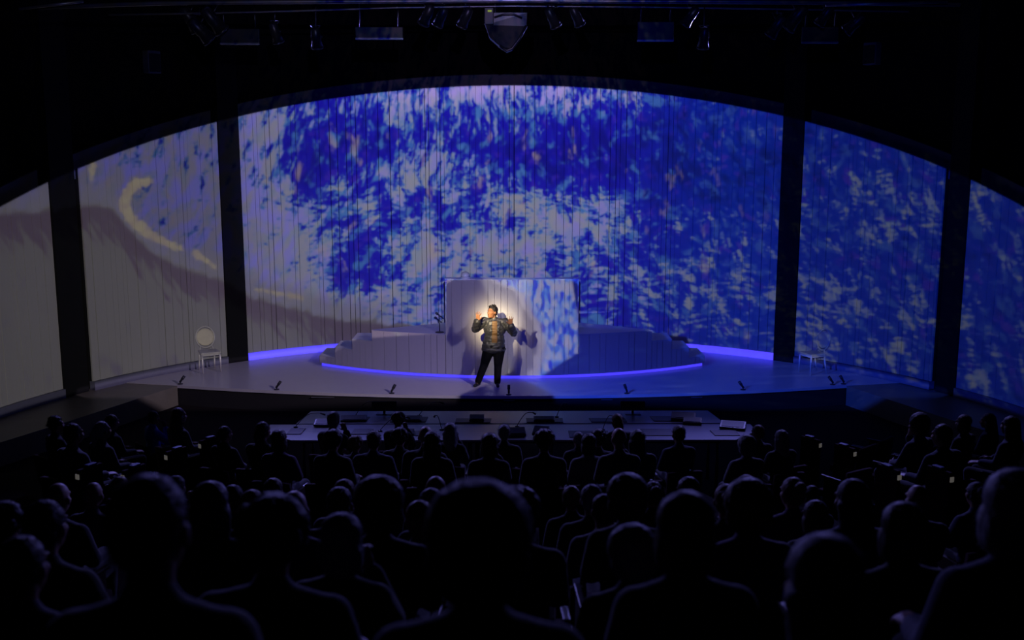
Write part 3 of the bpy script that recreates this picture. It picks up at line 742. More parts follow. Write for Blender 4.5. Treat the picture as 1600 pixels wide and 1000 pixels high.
#@@PEOPLE@@
# ------------------------------------------------------------------ figures
def rot(ax, deg): return Matrix.Rotation(math.radians(deg), 3, ax)
def head_prims(mb, c, R, k=1.0, hi=False):
    c = Vector(c); e = lambda p, r: mb.ell(c+R @ (Vector(p)*k), [x*k for x in r], R)
    e((0, -.012, .03), (.076, .095, .095)); e((0, .028, -.025), (.062, .066, .088)); e((0, .058, -.085), (.030, .028, .026))
    e((0, .02, -.065), (.055, .055, .045))
    mb.cap(c+R @ (Vector((0, .088, .012))*k), .009*k, c+R @ (Vector((0, .108, -.026))*k), .014*k)
    for x in (-1, 1):
        e((x*.079, -.005, -.008), (.011, .022, .033)); e((x*.016, .096, -.030), (.010, .010, .009))
        e((x*.036, .062, -.02), (.026, .026, .024)); mb.cap(c+R @ (Vector((x*.05, .070, .034))*k), .011*k, c+R @ (Vector((x*.012, .086, .03))*k), .011*k)
    e((0, .088, -.056), (.024, .011, .007)); e((0, .086, -.067), (.022, .011, .008))
def hand_prims(mb, wr, fwd, thumb, palm, curl=.35, spread=.12, k=1.0):
    """palm, four fingers of unequal length and a thumb that leaves the side of the palm"""
    wr = Vector(wr); f = Vector(fwd).normalized(); u = Vector(thumb); u = (u-f*u.dot(f)).normalized(); n = f.cross(u)
    if n.dot(Vector(palm)) < 0: n = -n
    offs = (.031, .011, -.010, -.030); lens = (.072, .082, .076, .058)
    for i, (o, L) in enumerate(zip(offs, lens)):
        kn = wr+f*(.088-.004*abs(i-1))*k+u*o*k
        mb.cap(wr+u*o*.6*k+f*.01*k, .0145*k, kn, .0115*k)
        p = kn; a = 0.0; base = (f+u*spread*(1.5-i)).normalized()
        for q, (fr, r0, r1) in enumerate(((.45, .0105, .0095), (.31, .0095, .0088), (.24, .0088, .0075))):
            a += curl*(1+.2*i)*(.6, 1.0, .8)[q]; d = base*math.cos(a)+n*math.sin(a)
            e = p+d*L*fr*k*1.08; mb.cap(p, r0*k, e, r1*k, 8); p = e
    b = wr+f*.028*k+u*.026*k
    d1 = (f*.62+u*.75+n*.25).normalized(); d2 = (f*.80+u*.5+n*.3).normalized()
    mb.cap(wr+f*.015*k+u*.012*k, .015*k, b, .015*k); mb.cap(b, .0145*k, b+d1*.042*k, .0115*k, 8); mb.cap(b+d1*.042*k, .0115*k, b+d1*.042*k+d2*.032*k, .009*k, 8)
def body_prims(J, part, inf=0.0, bulk=1.0):
    """part: skin / top / legs"""
    mb = MB(); g = inf
    pel, bel, che, nek, hd = (Vector(J[q]) for q in ('pelvis', 'belly', 'chest', 'neck', 'head'))
    if part in ('skin', 'top'):
        b = bulk
        mb.ell(bel, (.148*b+g, .105*b+g, .15+g)); mb.ell(che, (.165*b+g, .112*b+g, .155+g)); mb.ell(che*.45+nek*.55, (.14*b+g, .085+g, .07+g))
        mb.ell(pel+Vector((0, 0, .02)), (.160*b+g, .115*b+g, .11+g))
        for s in (0, 1):
            sh, el, wr = (Vector(J[q][s]) for q in ('sh', 'el', 'wr'))
            mb.cap(nek*.8+che*.2, .052+g*.6, sh, .054+g*.8); mb.cap(sh, .056+g*1.1, el, .043+g*1.2)
            mb.cap(el, .043+g*1.2, wr if part == 'skin' else el.lerp(wr, .86), (.027 if part == 'skin' else .032)+g*1.2)
        if part == 'top': mb.cap(nek-Vector((0, 0, .03)), .062+g, nek+Vector((0, 0, .012)), .052+g*.6)
    if part in ('skin', 'legs'):
        mb.ell(pel, (.160*bulk+g, .118*bulk+g, .115+g))
        for s in (0, 1):
            hp, kn, an, to = (Vector(J[q][s]) for q in ('hip', 'kn', 'an', 'toe'))
            mb.cap(hp, .086*bulk+g, kn, .058+g); mb.cap(kn, .057+g, an if part == 'skin' else kn.lerp(an, .97), .037+g*1.3)
            mid = kn.lerp(an, .3)-Vector((0, .018, 0)); mb.ell(mid, (.05+g, .05+g, .09))
            if part == 'skin': mb.cap(an+(an-to)*.15-Vector((0, 0, .035)), .034, to, .026)
    if part == 'skin':
        up = (hd-nek).normalized(); mb.cap(nek-up*.03, .054, hd-up*.05, .050)
        head_prims(mb, hd, J['headR'], J.get('hk', 1.0))
        for s in (0, 1):
            h = J['hand'][s]; hand_prims(mb, J['wr'][s], h[0], h[1], h[2], h[3], h[4], J.get('handk', 1.0))
    return mb
def shoe_prims(J, s, g=.012):
    an, to = Vector(J['an'][s]), Vector(J['toe'][s]); mb = MB(); d = (to-an); d.z = 0; d.normalize()
    heel = an-d*.035; heel.z = to.z+.012
    mb.cap(heel, .040, to+d*.01, .034); mb.cap(Vector((an.x, an.y, to.z+.02)), .042, an+Vector((0, 0, .02)), .045); mb.cap(to-d*.05+Vector((0, 0, .006)), .042, to, .036)
    return mb
def hair_prims(style, c, R, k=1.0):
    mb = MB(); c = Vector(c); e = lambda p, r: mb.ell(c+R @ (Vector(p)*k), [x*k for x in r], R)
    cp = lambda a, ra, b, rb: mb.cap(c+R @ (Vector(a)*k), ra*k, c+R @ (Vector(b)*k), rb*k)
    e((0, -.024, .046), (.086, .097, .088)); e((0, -.055, -.005), (.078, .056, .075))
    if style == 'short': pass
    elif style == 'bob':
        e((0, -.045, -.05), (.098, .072, .105)); e((.06, -.01, -.045), (.042, .06, .09)); e((-.06, -.01, -.045), (.042, .06, .09)); e((0, -.03, .055), (.096, .102, .09))
    elif style == 'long':
        e((0, -.03, .05), (.094, .102, .09)); cp((0, -.055, 0), .090, (0, -.085, -.20), .085); cp((.055, -.03, -.02), .055, (.06, -.055, -.22), .045); cp((-.055, -.03, -.02), .055, (-.06, -.055, -.22), .045)
    elif style == 'bun':
        e((0, -.115, .075), (.048, .045, .045))
    elif style == 'pony':
        cp((0, -.10, .05), .035, (0, -.145, -.02), .034); cp((0, -.145, -.02), .034, (0, -.13, -.19), .018)
    elif style == 'round':
        e((0, -.03, .05), (.122, .12, .112)); e((0, -.05, -.02), (.115, .085, .10))
    elif style == 'curly':
        rr = random.Random(5); e((0, -.03, .05), (.10, .105, .095))
        for i in range(60):
            a = rr.uniform(0, 2*PI); t = rr.uniform(-.45, 1.0); q = math.sqrt(max(0, 1-t*t))
            p = (q*math.cos(a)*.095, -.03+q*math.sin(a)*.10, .045+t*.09)
            if p[1] > .045 and p[2] < .08: continue
            e(p, (.026, .026, .026))
    return mb
def seated(arms, bulk, hk, tilt=(0, 0)):
    J = dict(pelvis=(0, 0, .50), belly=(0, -.015, .66), chest=(0, -.03, .85), neck=(0, -.015, 1.015), head=(0, .022, 1.158), hk=hk,
             headR=rot('Z', tilt[0]) @ rot('X', tilt[1]), sh=[(-.168*bulk, -.02, .925), (.168*bulk, -.02, .925)],
             hip=[(-.09, .03, .485), (.09, .03, .485)], kn=[(-.10, .42, .50), (.10, .42, .50)], an=[(-.10, .38, .10), (.10, .38, .10)], toe=[(-.105, .51, .034), (.105, .51, .034)])
    if arms == 'lap':
        J.update(el=[(-.205*bulk, .08, .71), (.205*bulk, .08, .71)], wr=[(-.09, .27, .64), (.09, .27, .64)],
                 hand=[((.5, .8, -.15), (.6, .3, .8), (0, 0, -1), .35, .05), ((-.5, .8, -.15), (-.6, .3, .8), (0, 0, -1), .35, .05)])
    elif arms == 'rest':
        J.update(el=[(-.215*bulk, .04, .70), (.215*bulk, .04, .70)], wr=[(-.17*bulk, .27, .67), (.17*bulk, .27, .67)],
                 hand=[((0, 1, -.1), (1, 0, .3), (0, 0, -1), .3, .08), ((0, 1, -.1), (-1, 0, .3), (0, 0, -1), .3, .08)])
    else:
        J.update(el=[(-.205*bulk, .08, .71), (.19, .17, .74)], wr=[(-.08, .27, .64), (.085, .185, .985)],
                 hand=[((.5, .8, -.15), (.6, .3, .8), (0, 0, -1), .35, .05), ((-.25, -.25, .9), (-.5, -.6, .2), (-.4, -.8, 0), .6, .02)])
    return J
VAR = []
for i, (arms, bulk, hk, tilt) in enumerate((('lap', 1.0, 1.0, (0, 0)), ('rest', 1.12, 1.03, (8, -3)), ('lap', .92, .96, (-10, 2)), ('chin', .95, .98, (14, -6)), ('rest', .95, .97, (-6, 0)))):
    J = seated(arms, bulk, hk, tilt)
    VAR.append(dict(J=J, skin=melt(body_prims(J, 'skin', 0, bulk), 'person_body', .010, 5), top=melt(body_prims(J, 'top', .017, bulk), 'shirt', .014, 6),
                    legs=melt(body_prims(J, 'legs', .016, bulk), 'trousers', .016, 5), shoes=[melt(shoe_prims(J, s), 'shoe', .012, 3) for s in (0, 1)], hair={}))
def get_hair(v, style):
    if style not in v['hair']: v['hair'][style] = melt(hair_prims(style, v['J']['head'], v['J']['headR'], v['J']['hk']), 'hair', .010, 2, .5, .0035); v['hair'][style] = fuzz(v['hair'][style], 900, .022)
    return v['hair'][style]
MESHMAT = {}
def with_mat(me, m):
    k = (me.name, m.name)
    if k not in MESHMAT:
        c = me if not me.materials else me.copy()
        c.materials.clear(); c.materials.append(m); MESHMAT[k] = c
    return MESHMAT[k]
BASE = {}
def keep(me):  # pristine meshes keep their first name as key
    return BASE.setdefault(me.name, me)

# seats
def seat_proto():
    r = empty('theatre_seat')
    c = MB().box((0, .06, .315), (.45, .44, .10)).o('cushion', M['seat'], r, True, .02)
    V = []; n = 6
    for y_ in (0, 1):
        for j in range(5):
            for i in range(n+1):
                x = -.24+.48*i/n; z = .30+.44*j/4
                V.append((x, -.185-.06*y_+.05*(x/.24)**2*.6-.05*(j/4), z-.02*(j == 4)*(x/.24)**2))
    q = (n+1)*5; Fc = []
    for j in range(4):
        for i in range(n):
            a = j*(n+1)+i; Fc += [(a, a+1, a+n+2, a+n+1), (q+a, q+a+n+1, q+a+n+2, q+a+1)]
    for i in range(n): Fc += [(i, q+i, q+i+1, i+1), (4*(n+1)+i, 4*(n+1)+i+1, q+4*(n+1)+i+1, q+4*(n+1)+i)]
    for j in range(4):
        a = j*(n+1); Fc += [(a, a+n+1, q+a+n+1, q+a), (a+n, q+a+n, q+a+2*n+1, a+2*n+1)]
    MB().raw(V, Fc).o('backrest', M['seat'], r, True)
    for s in (-1, 1):
        MB().box((s*.252, .03, .585), (.04, .34, .03)).o('armrest', M['seatwood'], r, False, .008)
        MB().box((s*.252, .02, .285), (.03, .26, .57)).o('side_panel', M['seat'], r, False, .006)
    MB().box((0, -.02, .14), (.10, .12, .28)).o('pedestal', M['metal'], r)
    return r
SEAT = seat_proto(); SEAT_USED = [False]; SEAT_PARTS = list(SEAT.children)
def place_seat(loc, rz, k, label, group):
    if not SEAT_USED[0]: r = SEAT; SEAT_USED[0] = True
    else:
        r = SEAT.copy(); COL.objects.link(r)
        for ch in SEAT_PARTS:
            c = ch.copy(); COL.objects.link(c); c.parent = r
    r.location = loc; r.rotation_euler = (0, 0, rz); r.scale = (k, k, k); tag(r, label, 'seat', group); return r

# rows
RR = [6.62, 7.4, 8.2, 9.05, 10, 12.8, 13.7, 14.55, 15.4, 16.25, 17.1, 17.97, 18.85]
ZZ = [1.13, 1.17, 1.27, 1.46, 1.72, 2.15, 2.4, 2.66, 2.94, 3.22, 3.49, 3.78, 4.08]
SR = [7.8, 8.7, 9.6, 10.5, 11.4]; SZ = [.95, 1.10, 1.28, 1.46, 1.64]
SIT = 1.285
ROWN = ['front row', 'second row', 'third row', 'fourth row', 'fifth row', 'sixth row', 'seventh row', 'eighth row', 'ninth row', 'tenth row', 'eleventh row', 'twelfth row', 'nearest row']
SIDEN = ['side row one', 'side row two', 'side row three', 'side row four', 'side row five']
def ring(a0, a1, r0, r1, z0, z1, name, label, n=24):
    A = [math.radians(a0+(a1-a0)*i/n) for i in range(n+1)]
    P = [(r0*math.sin(a), -r0*math.cos(a)) for a in A]; Q = [(r1*math.sin(a), -r1*math.cos(a)) for a in A]
    tag(MB().prism(P[::-1]+Q, z0, z1).o(name, M['carpet']), label, kind='structure')
for i, (r, z) in enumerate(zip(RR, ZZ)):
    zf = z-SIT
    r0 = r-.47 if i != 5 else r-.75; r1 = (RR[i+1]-.47 if i+1 < len(RR) else r+3.0)
    if i == 4: r1 = 12.05
    a = 23 if i < 5 else 34
    ring(-a, a, r0, r1, HOUSE, zf, 'floor_riser', 'carpeted seating step of the %s' % ROWN[i])
for sx, sn in ((-1, 'left'), (1, 'right')):
    for i, (r, z) in enumerate(zip(SR, SZ)):
        if z-SIT <= HOUSE+.01: continue
        q = sorted((sx*26, sx*52)); ring(q[0], q[1], r-.45, (SR[i+1]-.45 if i < 4 else 12.0), HOUSE, z-SIT, 'floor_riser', 'carpeted %s seating step, %s' % (sn, SIDEN[i]))

HEADS = [(88,651,28),(114,649,27),(175,648,20),(160,658,24),(240,642,25),(280,637,25),(352,665,18),
(90,755,32),(145,753,34),(188,748,30),(232,740,110),(275,743,32),(330,752,70),(365,757,26),(395,764,50),(8,820,60),(70,782,75),(40,905,100),
(411,659,22),(437,672,32),(521,643,20),(521,673,29),(556,685,24),(584,674,26),(625,670,27),(622,645,22),(665,666,21),(676,674,30),(703,661,25),(764,678,34),(788,663,24),
(427,748,29),(459,767,62),(537,749,34),(590,741,38),(592,753,78),(530,762,45),(681,742,34),(674,762,48),(655,782,58),(748,768,150),(808,766,70),(425,785,130),(532,805,100),
(850,673,33),(920,678,28),(934,672,24),(903,680,24),(967,668,24),(995,672,27),(964,647,20),(1060,665,24),(1184,664,24),(1166,682,30),
(893,758,38),(924,757,42),(942,772,44),(981,744,65),(1020,752,34),(1072,769,98),(1075,745,30),(1135,755,28),(1165,742,32),(1168,755,72),(985,833,85),
(1220,672,28),(1435,648,33),(1473,650,26),(1505,648,32),(1543,650,26),(1578,650,28),(1238,747,35),(1268,763,32),(1330,750,70),(1435,757,42),(1525,752,36),(1272,794,62),(1285,838,125),(1410,786,110),(1585,735,125)]
seats_taken = {}
people = []
for x, y, wpx in sorted(HEADS, key=lambda h: -h[2]):
    side = y < 700 and (x < 330 or x > 1400)
    best = None
    for i, (r, z) in enumerate(zip(SR, SZ) if side else zip(RR, ZZ)):
        p = on_cyl(x, y, 0, r, False)
        if p is None or p.y > -2: continue
        W = wpx*(p.y-CAM.y)/1600; dev = p.z-z
        cost = (dev/.12)**2+(math.log(W/.2)/.3)**2
        a = math.atan2(p.x, -p.y)*r
        for b in seats_taken.get((side, i), []):
            gap = .66 if side else .58
            if abs(a-b) < gap: cost += ((gap-abs(a-b))/.022)**2
        if best is None or cost < best[0]: best = (cost, i, r, z, p, W, a)
    if best is None or best[0] > 40: print('DROP', x, y, best and best[0]); continue
    _, i, r, z, p, W, a = best
    seats_taken.setdefault((side, i), []).append(a)
    people.append(dict(x=x, y=y, w=wpx, side=side, i=i, z=z, p=p, W=W, a=a))
HAIRN = {'short': 'short hair', 'bob': 'a chin-length bob', 'long': 'long hair', 'bun': 'hair in a bun', 'pony': 'a ponytail', 'round': 'a full rounded hairdo', 'curly': 'curly hair', None: 'a bald head'}
FIX = {(748, 768): ('round', 'hair_black'), (232, 740): ('short', 'hair_brown'), (425, 785): ('curly', 'hair_black'), (532, 805): ('bob', 'hair_grey'), (1585, 735): ('bob', 'hair_grey'), (1410, 786): ('bob', 'hair_brown'),
       (1285, 838): ('long', 'hair_grey'), (1072, 769): ('bob', 'hair_brown'), (981, 744): ('round', 'hair_brown'), (592, 753): ('round', 'hair_black'), (459, 767): (None, 'hair_black'), (330, 752): ('long', 'hair_brown'),
       (995, 672): ('long', 'hair_black'), (764, 678): ('bob', 'hair_brown'), (437, 672): ('bob', 'hair_brown'), (850, 673): ('curly', 'hair_brown'), (240, 642): ('short', 'hair_black'), (1505, 648): ('bob', 'hair_brown'),
       (145, 753): (None, 'hair_grey'), (674, 762): ('short', 'hair_grey'), (924, 757): ('short', 'hair_grey'), (893, 758): ('short', 'hair_fair')}
CLO = {(240, 642): 3, (437, 672): 5, (88, 651): 0, (114, 649): 4, (521, 673): 0, (764, 678): 1, (967, 668): 4, (995, 672): 1, (920, 678): 4}
rp = random.Random(11)
ordn = {}
for P_ in sorted(people, key=lambda q: (q['side'], q['i'], q['x'])):
    x, y, p, z = P_['x'], P_['y'], P_['p'], P_['z']
    key = (P_['side'], P_['i'], P_['side'] and x > 800); n_ = ordn[key] = ordn.get(key, -1)+1
    zf = z-SIT; k = min(1.12, max(.88, (p.z-zf)/SIT))
    v = VAR[rp.randrange(5)] if (x, y) not in ((1435, 648), (668, 0)) else VAR[3]
    rz = math.atan2(p.x, -p.y)   # faces the stage centre
    rz += rp.uniform(-.06, .06)
    hd = Vector(v['J']['head'])*k; hw = Matrix.Rotation(rz, 3, 'Z') @ hd
    base = Vector((p.x-hw.x, p.y-hw.y, zf))
    st = FIX.get((x, y)); 
    if st is None:
        pool = ['short', 'short', 'bun', 'pony', None] if P_['W'] < .185 else ['short', 'short', 'bob', 'curly', 'pony'] if P_['W'] < .205 else ['bob', 'long', 'curly', 'round']
        st = (rp.choice(pool), rp.choice(['hair_black', 'hair_black', 'hair_brown', 'hair_brown', 'hair_grey', 'hair_fair']))
    style, hm = st
    ci = CLO.get((x, y), rp.choice([0, 0, 0, 1, 1, 2, 2, 5, 7, 4]))
    rown = (SIDEN[P_['i']]+(' at right' if x > 800 else ' at left')) if P_['side'] else ROWN[P_['i']]
    where = '%s from left, %s' % (ORD[n_], rown)
    gone = M['skin' if rp.random() < .6 else 'skin2']
    o = link('person', with_mat(v['skin'], gone)); o.location = base; o.rotation_euler = (0, 0, rz); o.scale = (k, k, k)
    lab = 'seated viewer with %s, %s' % (HAIRN[style], where)
    if (x, y) == (240, 642): lab = 'seated viewer in a bright blue shirt, '+where
    tag(o, lab, 'person', 'audience members')
    link('shirt', with_mat(v['top'], CL[ci]), o); link('trousers', with_mat(v['legs'], CL[rp.choice([0, 1, 2])]), o)
    for s in (0, 1): link('shoe', with_mat(v['shoes'][s], M['shoe']), o)
    if style: link('hair', with_mat(get_hair(v, style), M[hm]), o)
    place_seat(base, rz, k, 'dark red seat of the viewer %s' % where, 'theatre seats')
PANELS = []
# row-end panels with number plates along the aisles
def zfloor_at(r):
    if r <= RR[0]: return ZZ[0]-SIT
    for a, b, c, d in zip(RR, RR[1:], ZZ, ZZ[1:]):
        if r <= b: return c+(d-c)*(r-a)/(b-a)-SIT
    return ZZ[-1]-SIT
for px, py, wh in ((140, 735, 'lowest at far left'), (209, 736, 'below the blue shirt'), (275, 707, 'beside the blue-shirted person'), (327, 690, 'farthest down the left aisle'),
               (1267, 689, 'farthest down the right aisle'), (1320, 702, 'second down the right aisle'), (1388, 736, 'third down the right aisle'), (1468, 739, 'rightmost on the right aisle')):
    d = ray(px, py); t = 6.0
    while t < 20:
        q = CAM+d*t; r = math.hypot(q.x, q.y)
        if q.z <= zfloor_at(r)+.60: break
        t += .02
    rz = math.atan2(q.x, -q.y); zb = HOUSE
    e = empty('row_end_panel', (q.x, q.y, max(HOUSE, zb)), rz); tag(e, 'dark red row-end panel with a pale number plate, '+wh, 'panel', 'row-end panels')
    h = q.z-max(HOUSE, zb)+.05
    MB().box((0, 0, h/2), (.05, .34, h)).o('side_board', M['seat'], e, False, .01)
    MB().box((0, .02, h+.015), (.07, .14, .03)).o('arm_cap', M['plate_blue'], e, False, .01)
    MB().box((0, -.175, h-.08), (.055, .012, .06), rot('Y', 0)).o('number_plate', M['plate'], e)
    PANELS.append((q.x, q.y))
# empty seats at the inner ends of the side blocks
for sx in (-1, 1):
    cnt = 0
    for r, z, angs in ((7.8, .95, (30, 34.2, 38.4, 42.6, 46.8)), (8.7, 1.10, (32, 35.8, 39.6, 43.4))):
        for a in angs:
            a_ = math.radians(a*sx); q = Vector((r*math.sin(a_), -r*math.cos(a_), z-SIT)); q.z = max(q.z, HOUSE)
            if any((Vector((w_['p'].x, w_['p'].y))-q.xy).length < .66 for w_ in people) or any((Vector(e_)-q.xy).length < .55 for e_ in PANELS): continue
            place_seat(q, a_, 1.0, 'empty dark red theatre seat, %s in the %s side block' % (ORD[cnt], 'left' if sx < 0 else 'right'), 'theatre seats'); cnt += 1

# ------------------------------------------------------------------ the performer
PX, PY = -.40, -.17
def L(px, py, dy=0.0):   # local joint from where it stands on the stage; local +Y faces the house
    q = on_y(px, py, PY+dy); return Vector((-(q.x-PX), -dy, q.z))
J = dict(pelvis=L(771, 541), belly=L(772, 528), chest=L(773, 511), neck=L(772, 499), head=L(769, 488, -.04), hk=1.08,
         headR=rot('Z', -42) @ rot('X', 8), sh=[L(757, 502), L(790, 504)], el=[L(743, 514, -.06), L(802, 520, -.06)], wr=[L(746, 501, -.26), L(798, 508, -.26)],
         hip=[L(764, 545), L(780, 545)], kn=[L(756, 572, -.06), L(778, 573, -.06)], an=[L(747, 596), L(777, 597)], toe=[L(742, 603.0, -.12), L(778, 604.2, -.15)], handk=1.12,
         hand=[((-.10, .12, 1), (-.8, .5, .2), (-.5, -.2, -.1), .16, .26), ((.06, .10, 1), (.9, .3, .1), (.5, .3, 0), .14, .26)])
for s in (0, 1): J['toe'][s].z = .032
J['chest'] = Vector((J['chest'].x, 0, 1.20)); 
pb = melt(body_prims(J, 'skin', 0, 1.0), 'performer_body', .0065, 4)
perf = link('person', pb, None, M['skin_dark'], (PX, PY, 0), (0, 0, PI))
tag(perf, 'performer in a dark satin jacket with both hands raised in the spotlight on stage', 'person')
# add a hem: jacket flares below the waist
mbj = body_prims(J, 'top', .036, 1.22); pv = J['pelvis']
mbj.ell((pv+J['belly'])/2, (.232, .165, .15)); mbj.ell(pv+Vector((0, 0, .01)), (.245, .175, .13)); mbj.ell(pv+Vector((0, 0, -.06)), (.262, .185, .09))
jm = melt(mbj, 'jacket', .010, 5)
from mathutils import noise as nz
shake(jm, lambda c: nz.noise(c*16)*.010+nz.noise(Vector((c.x*8, c.y*8, c.z*34)))*.008)
jk = link('jacket', jm, perf, M['satin']); jk['label'] = 'dark satin brocade jacket, open at the front'
def front_strip(src, x0, x1, z0, z1, off, name, m, parent, taper=0.0):
    bm = bmesh.new(); bm.from_mesh(src)
    cx = J['chest'].x
    dead = []
    for f_ in bm.faces:
        c = f_.calc_center_median(); w_ = taper*(c.z-z0)/(z1-z0)
        if not (x0-w_*(x0 < 0) < c.x-cx < x1+w_*(x1 > 0) and z0 < c.z < z1 and c.y > .02 and f_.normal.y > .15): dead.append(f_)
    bmesh.ops.delete(bm, geom=dead, context='FACES')
    for v_ in bm.verts: v_.co += v_.normal*off
    r_ = bmesh.ops.solidify(bm, geom=bm.faces[:], thickness=.006)
    me = bpy.data.meshes.new(name); bm.to_mesh(me); bm.free(); me.materials.clear()
    for p_ in me.polygons: p_.use_smooth = True
    return link(name, me, parent, m)
front_strip(jm, -.055, .055, J['pelvis'].z+.10, 1.385, .006, 'shirt', M['shirt'], perf)
front_strip(jm, -.105, -.05, 1.10, 1.385, .012, 'lapel', M['satin'], jk, .02); front_strip(jm, .05, .105, 1.10, 1.385, .012, 'lapel', M['satin'], jk, .02)
for k_ in range(4):
    zc = 1.28-.07*k_
    MB().ell((J['chest'].x-.075, .185, zc), (.008, .005, .008), None, 8, 6).o('button', M['pewter'], jk, True)
link('trousers', melt(body_prims(J, 'legs', .026, 1.24), 'trousers', .011, 4), perf, M['trouser'])
for s in (0, 1): link('shoe', melt(shoe_prims(J, s), 'shoe', .008, 3), perf, M['shoe'])
mh = hair_prims('short', J['head'], J['headR'], 1.10); rr = random.Random(4)
for i in range(46):
    a = rr.uniform(0, 2*PI); t = rr.uniform(.35, 1); q_ = math.sqrt(1-t*t)
    p_ = Vector((q_*math.cos(a)*.085, -.02+q_*math.sin(a)*.095, .05+t*.085)); d_ = Vector((p_.x*3+rr.uniform(-.3, .3), p_.y*2+rr.uniform(-.2, .4), 1)).normalized()
    c_ = J['head']+J['headR'] @ p_; e_ = J['head']+J['headR'] @ (p_+d_*rr.uniform(.02, .04)); mh.cap(c_, .011, e_, .009, 6)
hr = link('hair', melt(mh, 'hair', .007, 2, .5, .002), perf, M['hair_black'])
for s in (-1, 1):
    c_ = J['head']+J['headR'] @ Vector((s*.033, .078, .012))
    e_ = MB().ell((0, 0, 0), (.0125, .0125, .010), None, 10, 7).o('eye', M['eye'], perf, True); e_.location = c_
    q_ = MB().ell((0, 0, 0), (.006, .004, .006), None, 8, 6).o('pupil', M['shoe'], e_, True); q_.location = J['headR'] @ Vector((0, .010, 0))


# ------------------------------------------------------------------ rigging in the dark above
def at(px, py, Y): return on_y(px, py, Y)
RY = -6.0
def pipe(pxs, r, label, Y=RY):
    P = [at(x, y, Y) for x, y in pxs]
    return tag(MB().tube(P, r, 8).o('lighting_pipe', M['steel'], None, True), label, 'pipe', 'lighting pipes')
pipe([(170, 23), (400, 19), (620, 12), (800, 9.5), (1000, 11), (1200, 14), (1420, 18)], .012, 'long slightly bowed lighting pipe across the top')
pipe([(60, 12), (250, 5), (420, 3), (800, 1), (1180, 3), (1500, 7)], .03, 'thick pipe at the very top edge of the picture', -6.4)
pipe([(30, 14), (130, 2)], .02, 'short slanting pipe at the top left', -6.7)
pipe([(1290, 8), (1480, 3)], .02, 'short slanting pipe at the top right', -6.7)
def lamp(px, py, ang, size, label, m='metal', tall=1.0, Y=RY):
    Y = RY+(.28, 0, -.28)[lamp.k % 3]; lamp.k += 1
    p = at(px, py, Y)
    r = empty('stage_light', p); tag(r, label, 'stage light', 'hanging stage lights')
    d = Vector((math.sin(ang), .5, -math.cos(ang))).normalized(); R = d.to_track_quat('Z', 'Y').to_matrix(); s = size
    b = MB().lathe([(.03*s, -.14*s), (.06*s, -.12*s), (.07*s, .02*s), (.065*s, .05*s), (.085*s, .14*s*tall)], 14, (0, 0, 0), R).o('housing', M['device'], r, True)
    MB().lathe([(.084*s, 0), (.092*s, .012*s), (.084*s, .024*s)], 14, R @ Vector((0, 0, .135*s*tall)), R).o('rim', M[m], b, True)
    MB().lathe([(.078*s, 0), (.05*s, .012*s), (.01*s, .016*s)], 14, R @ Vector((0, 0, .13*s*tall)), R).o('lens', M['lens'], b, True)
    top = .30*s
    MB().tube([R @ Vector((.085*s, 0, 0)), Vector((.07*s, 0, .16*s)), Vector((-.07*s, 0, .16*s)), R @ Vector((-.085*s, 0, 0))], .010*s, 6).o('yoke', M[m], r, True)
    up = at(px, 10, Y).z-p.z
    MB().tube([(0, 0, .15*s), (0, .045, max(.2*s, up))], .010, 6).o('hanger', M['metal'], r, True)
    return r
lamp.k = 0
for px, py, a, s, lab in ((296, 28, .5, 1.3, 'stage light at the left with a blue glint, uppermost of its cluster'), (312, 46, .7, 1.3, 'lowest stage light of the left cluster, tilted left'), (332, 30, .6, 1.3, 'right stage light of the left cluster'),
        (430, 50, .2, 1.0, 'small stage light left of the dim panel'), (494, 58, 0, 1.0, 'small stage light hanging right of the left panel'), (668, 22, -.5, 1.0, 'tilted stage light, first of three left of the centre cluster'), (690, 25, -.5, 1.0, 'tilted stage light, second of three left of the centre cluster'),
        (728, 26, -.5, 1.0, 'tilted stage light, third of three left of the centre cluster'), (862, 26, .5, 1.0, 'tilted stage light just right of the centre cluster'), (900, 24, .5, 1.0, 'second tilted stage light right of the centre cluster'),
        (1080, 24, -.6, 1.0, 'stage light right of the right panel'), (1100, 58, 0, 1.0, 'low small stage light right of the right panel'), (1214, 40, -.5, 1.1, 'curved-yoke stage light left of the bright right one'), (1245, 26, -.6, 1.3, 'stage light at the right with a violet glint'),
        (1290, 23, -.5, 1.0, 'stage light right of the violet-glinting one'), (1337, 36, -.8, 1.1, 'rightmost tilted stage light')):
    lamp(px, py, a, s, lab)
def panel(px0, px1, py0, py1, label, Y=RY+.4):
    a, b = at(px0, py1, Y), at(px1, py0, Y); w_, h_ = b.x-a.x, b.z-a.z
    r = empty('hanging_panel', ((a.x+b.x)/2, Y, a.z)); tag(r, label, 'panel', 'dark panels hanging from the rig')
    MB().box((0, 0, h_/2), (w_, .05, h_)).o('board', M['device'], r, False, .01)
    MB().box((0, -.03, .012), (w_, .03, .022)).o('bottom_rail', M['steel'], r)
    for s in (-1, 1): MB().tube([(s*w_*.4, 0, h_), (s*w_*.4, 0, h_+.35)], .012, 6).o('drop_rod', M['metal'], r, True)
panel(345, 405, 45, 70, 'dim wide panel hanging right of the left light cluster'); panel(556, 630, 42, 62, 'dark panel left of the centre cluster with a pale lower rail')
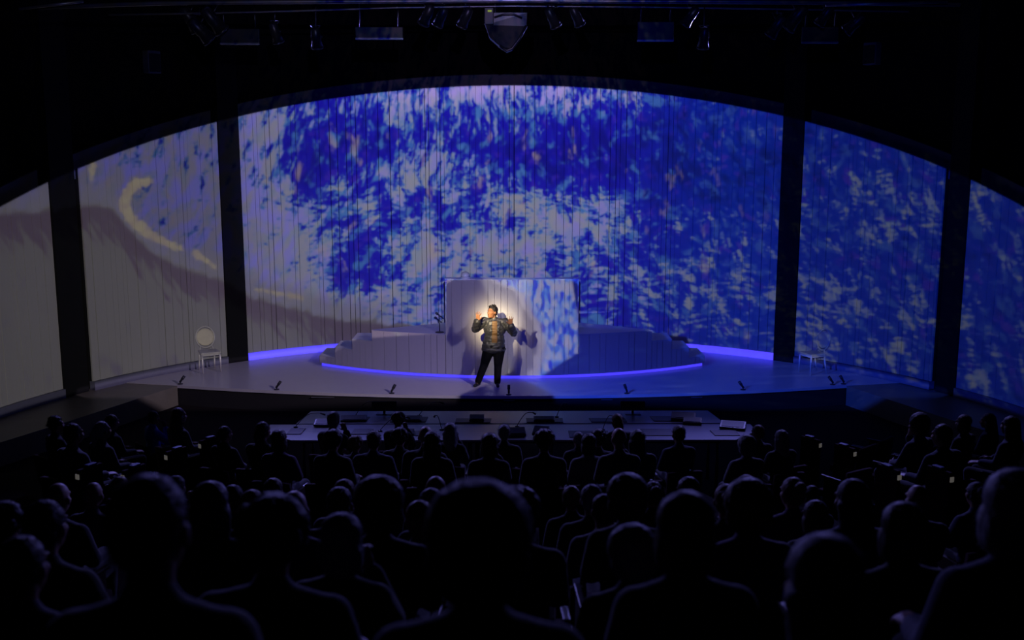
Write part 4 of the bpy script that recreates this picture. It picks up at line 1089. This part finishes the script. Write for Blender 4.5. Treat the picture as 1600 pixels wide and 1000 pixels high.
panel(995, 1053, 34, 65, 'dark panel right of the centre cluster with a bluish side'); panel(1252, 1310, 42, 68, 'faint dark panel right of the violet-glinting light')
def wall_speaker(px, py, label):
    p = on_cyl(px, py, WCY, 9.85); a = math.atan2(p.x, p.y-WCY)
    r = empty('loudspeaker', p, -a); tag(r, label, 'loudspeaker', 'loudspeakers on the dark upper wall')
    MB().box((0, .02, 0), (.30, .22, .46)).o('cabinet', M['trim'], r, False, .015)
    MB().box((0, -.10, -.02), (.26, .02, .38)).o('grille', M['device'], r, False, .006)
    MB().box((0, .17, .05), (.08, .16, .08)).o('bracket', M['metal'], r)
wall_speaker(238, 97, 'small loudspeaker on the dark wall above the beach screen'); wall_speaker(1362, 84, 'small loudspeaker on the dark wall above the right blue screen')
# pointed centre cluster
p = at(795, 22, RY+.4)
r = empty('center_cluster', (p.x, RY+.4, p.z)); tag(r, 'pointed shield-shaped cluster hanging at top centre', 'loudspeaker')
k = 15.0/1600
prof = [(-33, 0), (-36, 18), (-30, 36), (-14, 50), (-3, 57), (5, 54), (16, 40), (27, 20), (28, 0)]
V = [(x*k, -.12-.10*(1-abs(x+2)/40), -z*k) for x, z in prof]+[(x*k, .15, -z*k) for x, z in prof]; n = len(prof)
MB().raw(V, [tuple(range(n)), tuple(range(n, 2*n))[::-1]]+[(i, n+i, n+(i+1) % n, (i+1) % n) for i in range(n)]).o('shell', M['device'], r)
MB().tube([(x*k, -.20, -z*k) for x, z in prof[3:8]], .022, 8).o('lower_rim', M['device'], r, True)
MB().tube([(-22*k, -.24, -8*k), (-8*k, -.26, -4*k), (8*k, -.26, -4*k), (20*k, -.24, -9*k)], .014, 8).o('top_band', M['device'], r, True)
MB().box((-30*k, -.20, -6*k), (14*k, .10, 26*k)).o('side_box', M['device'], r, False, .01)
MB().box((-29*k, -.27, 1*k), (6*k, .03, 2.5*k)).o('indicator', M['glow'], r)
for s in (-20, 20): MB().tube([(s*k, 0, 0), (s*k, 0, .35)], .015, 6).o('drop_rod', M['metal'], r, True)
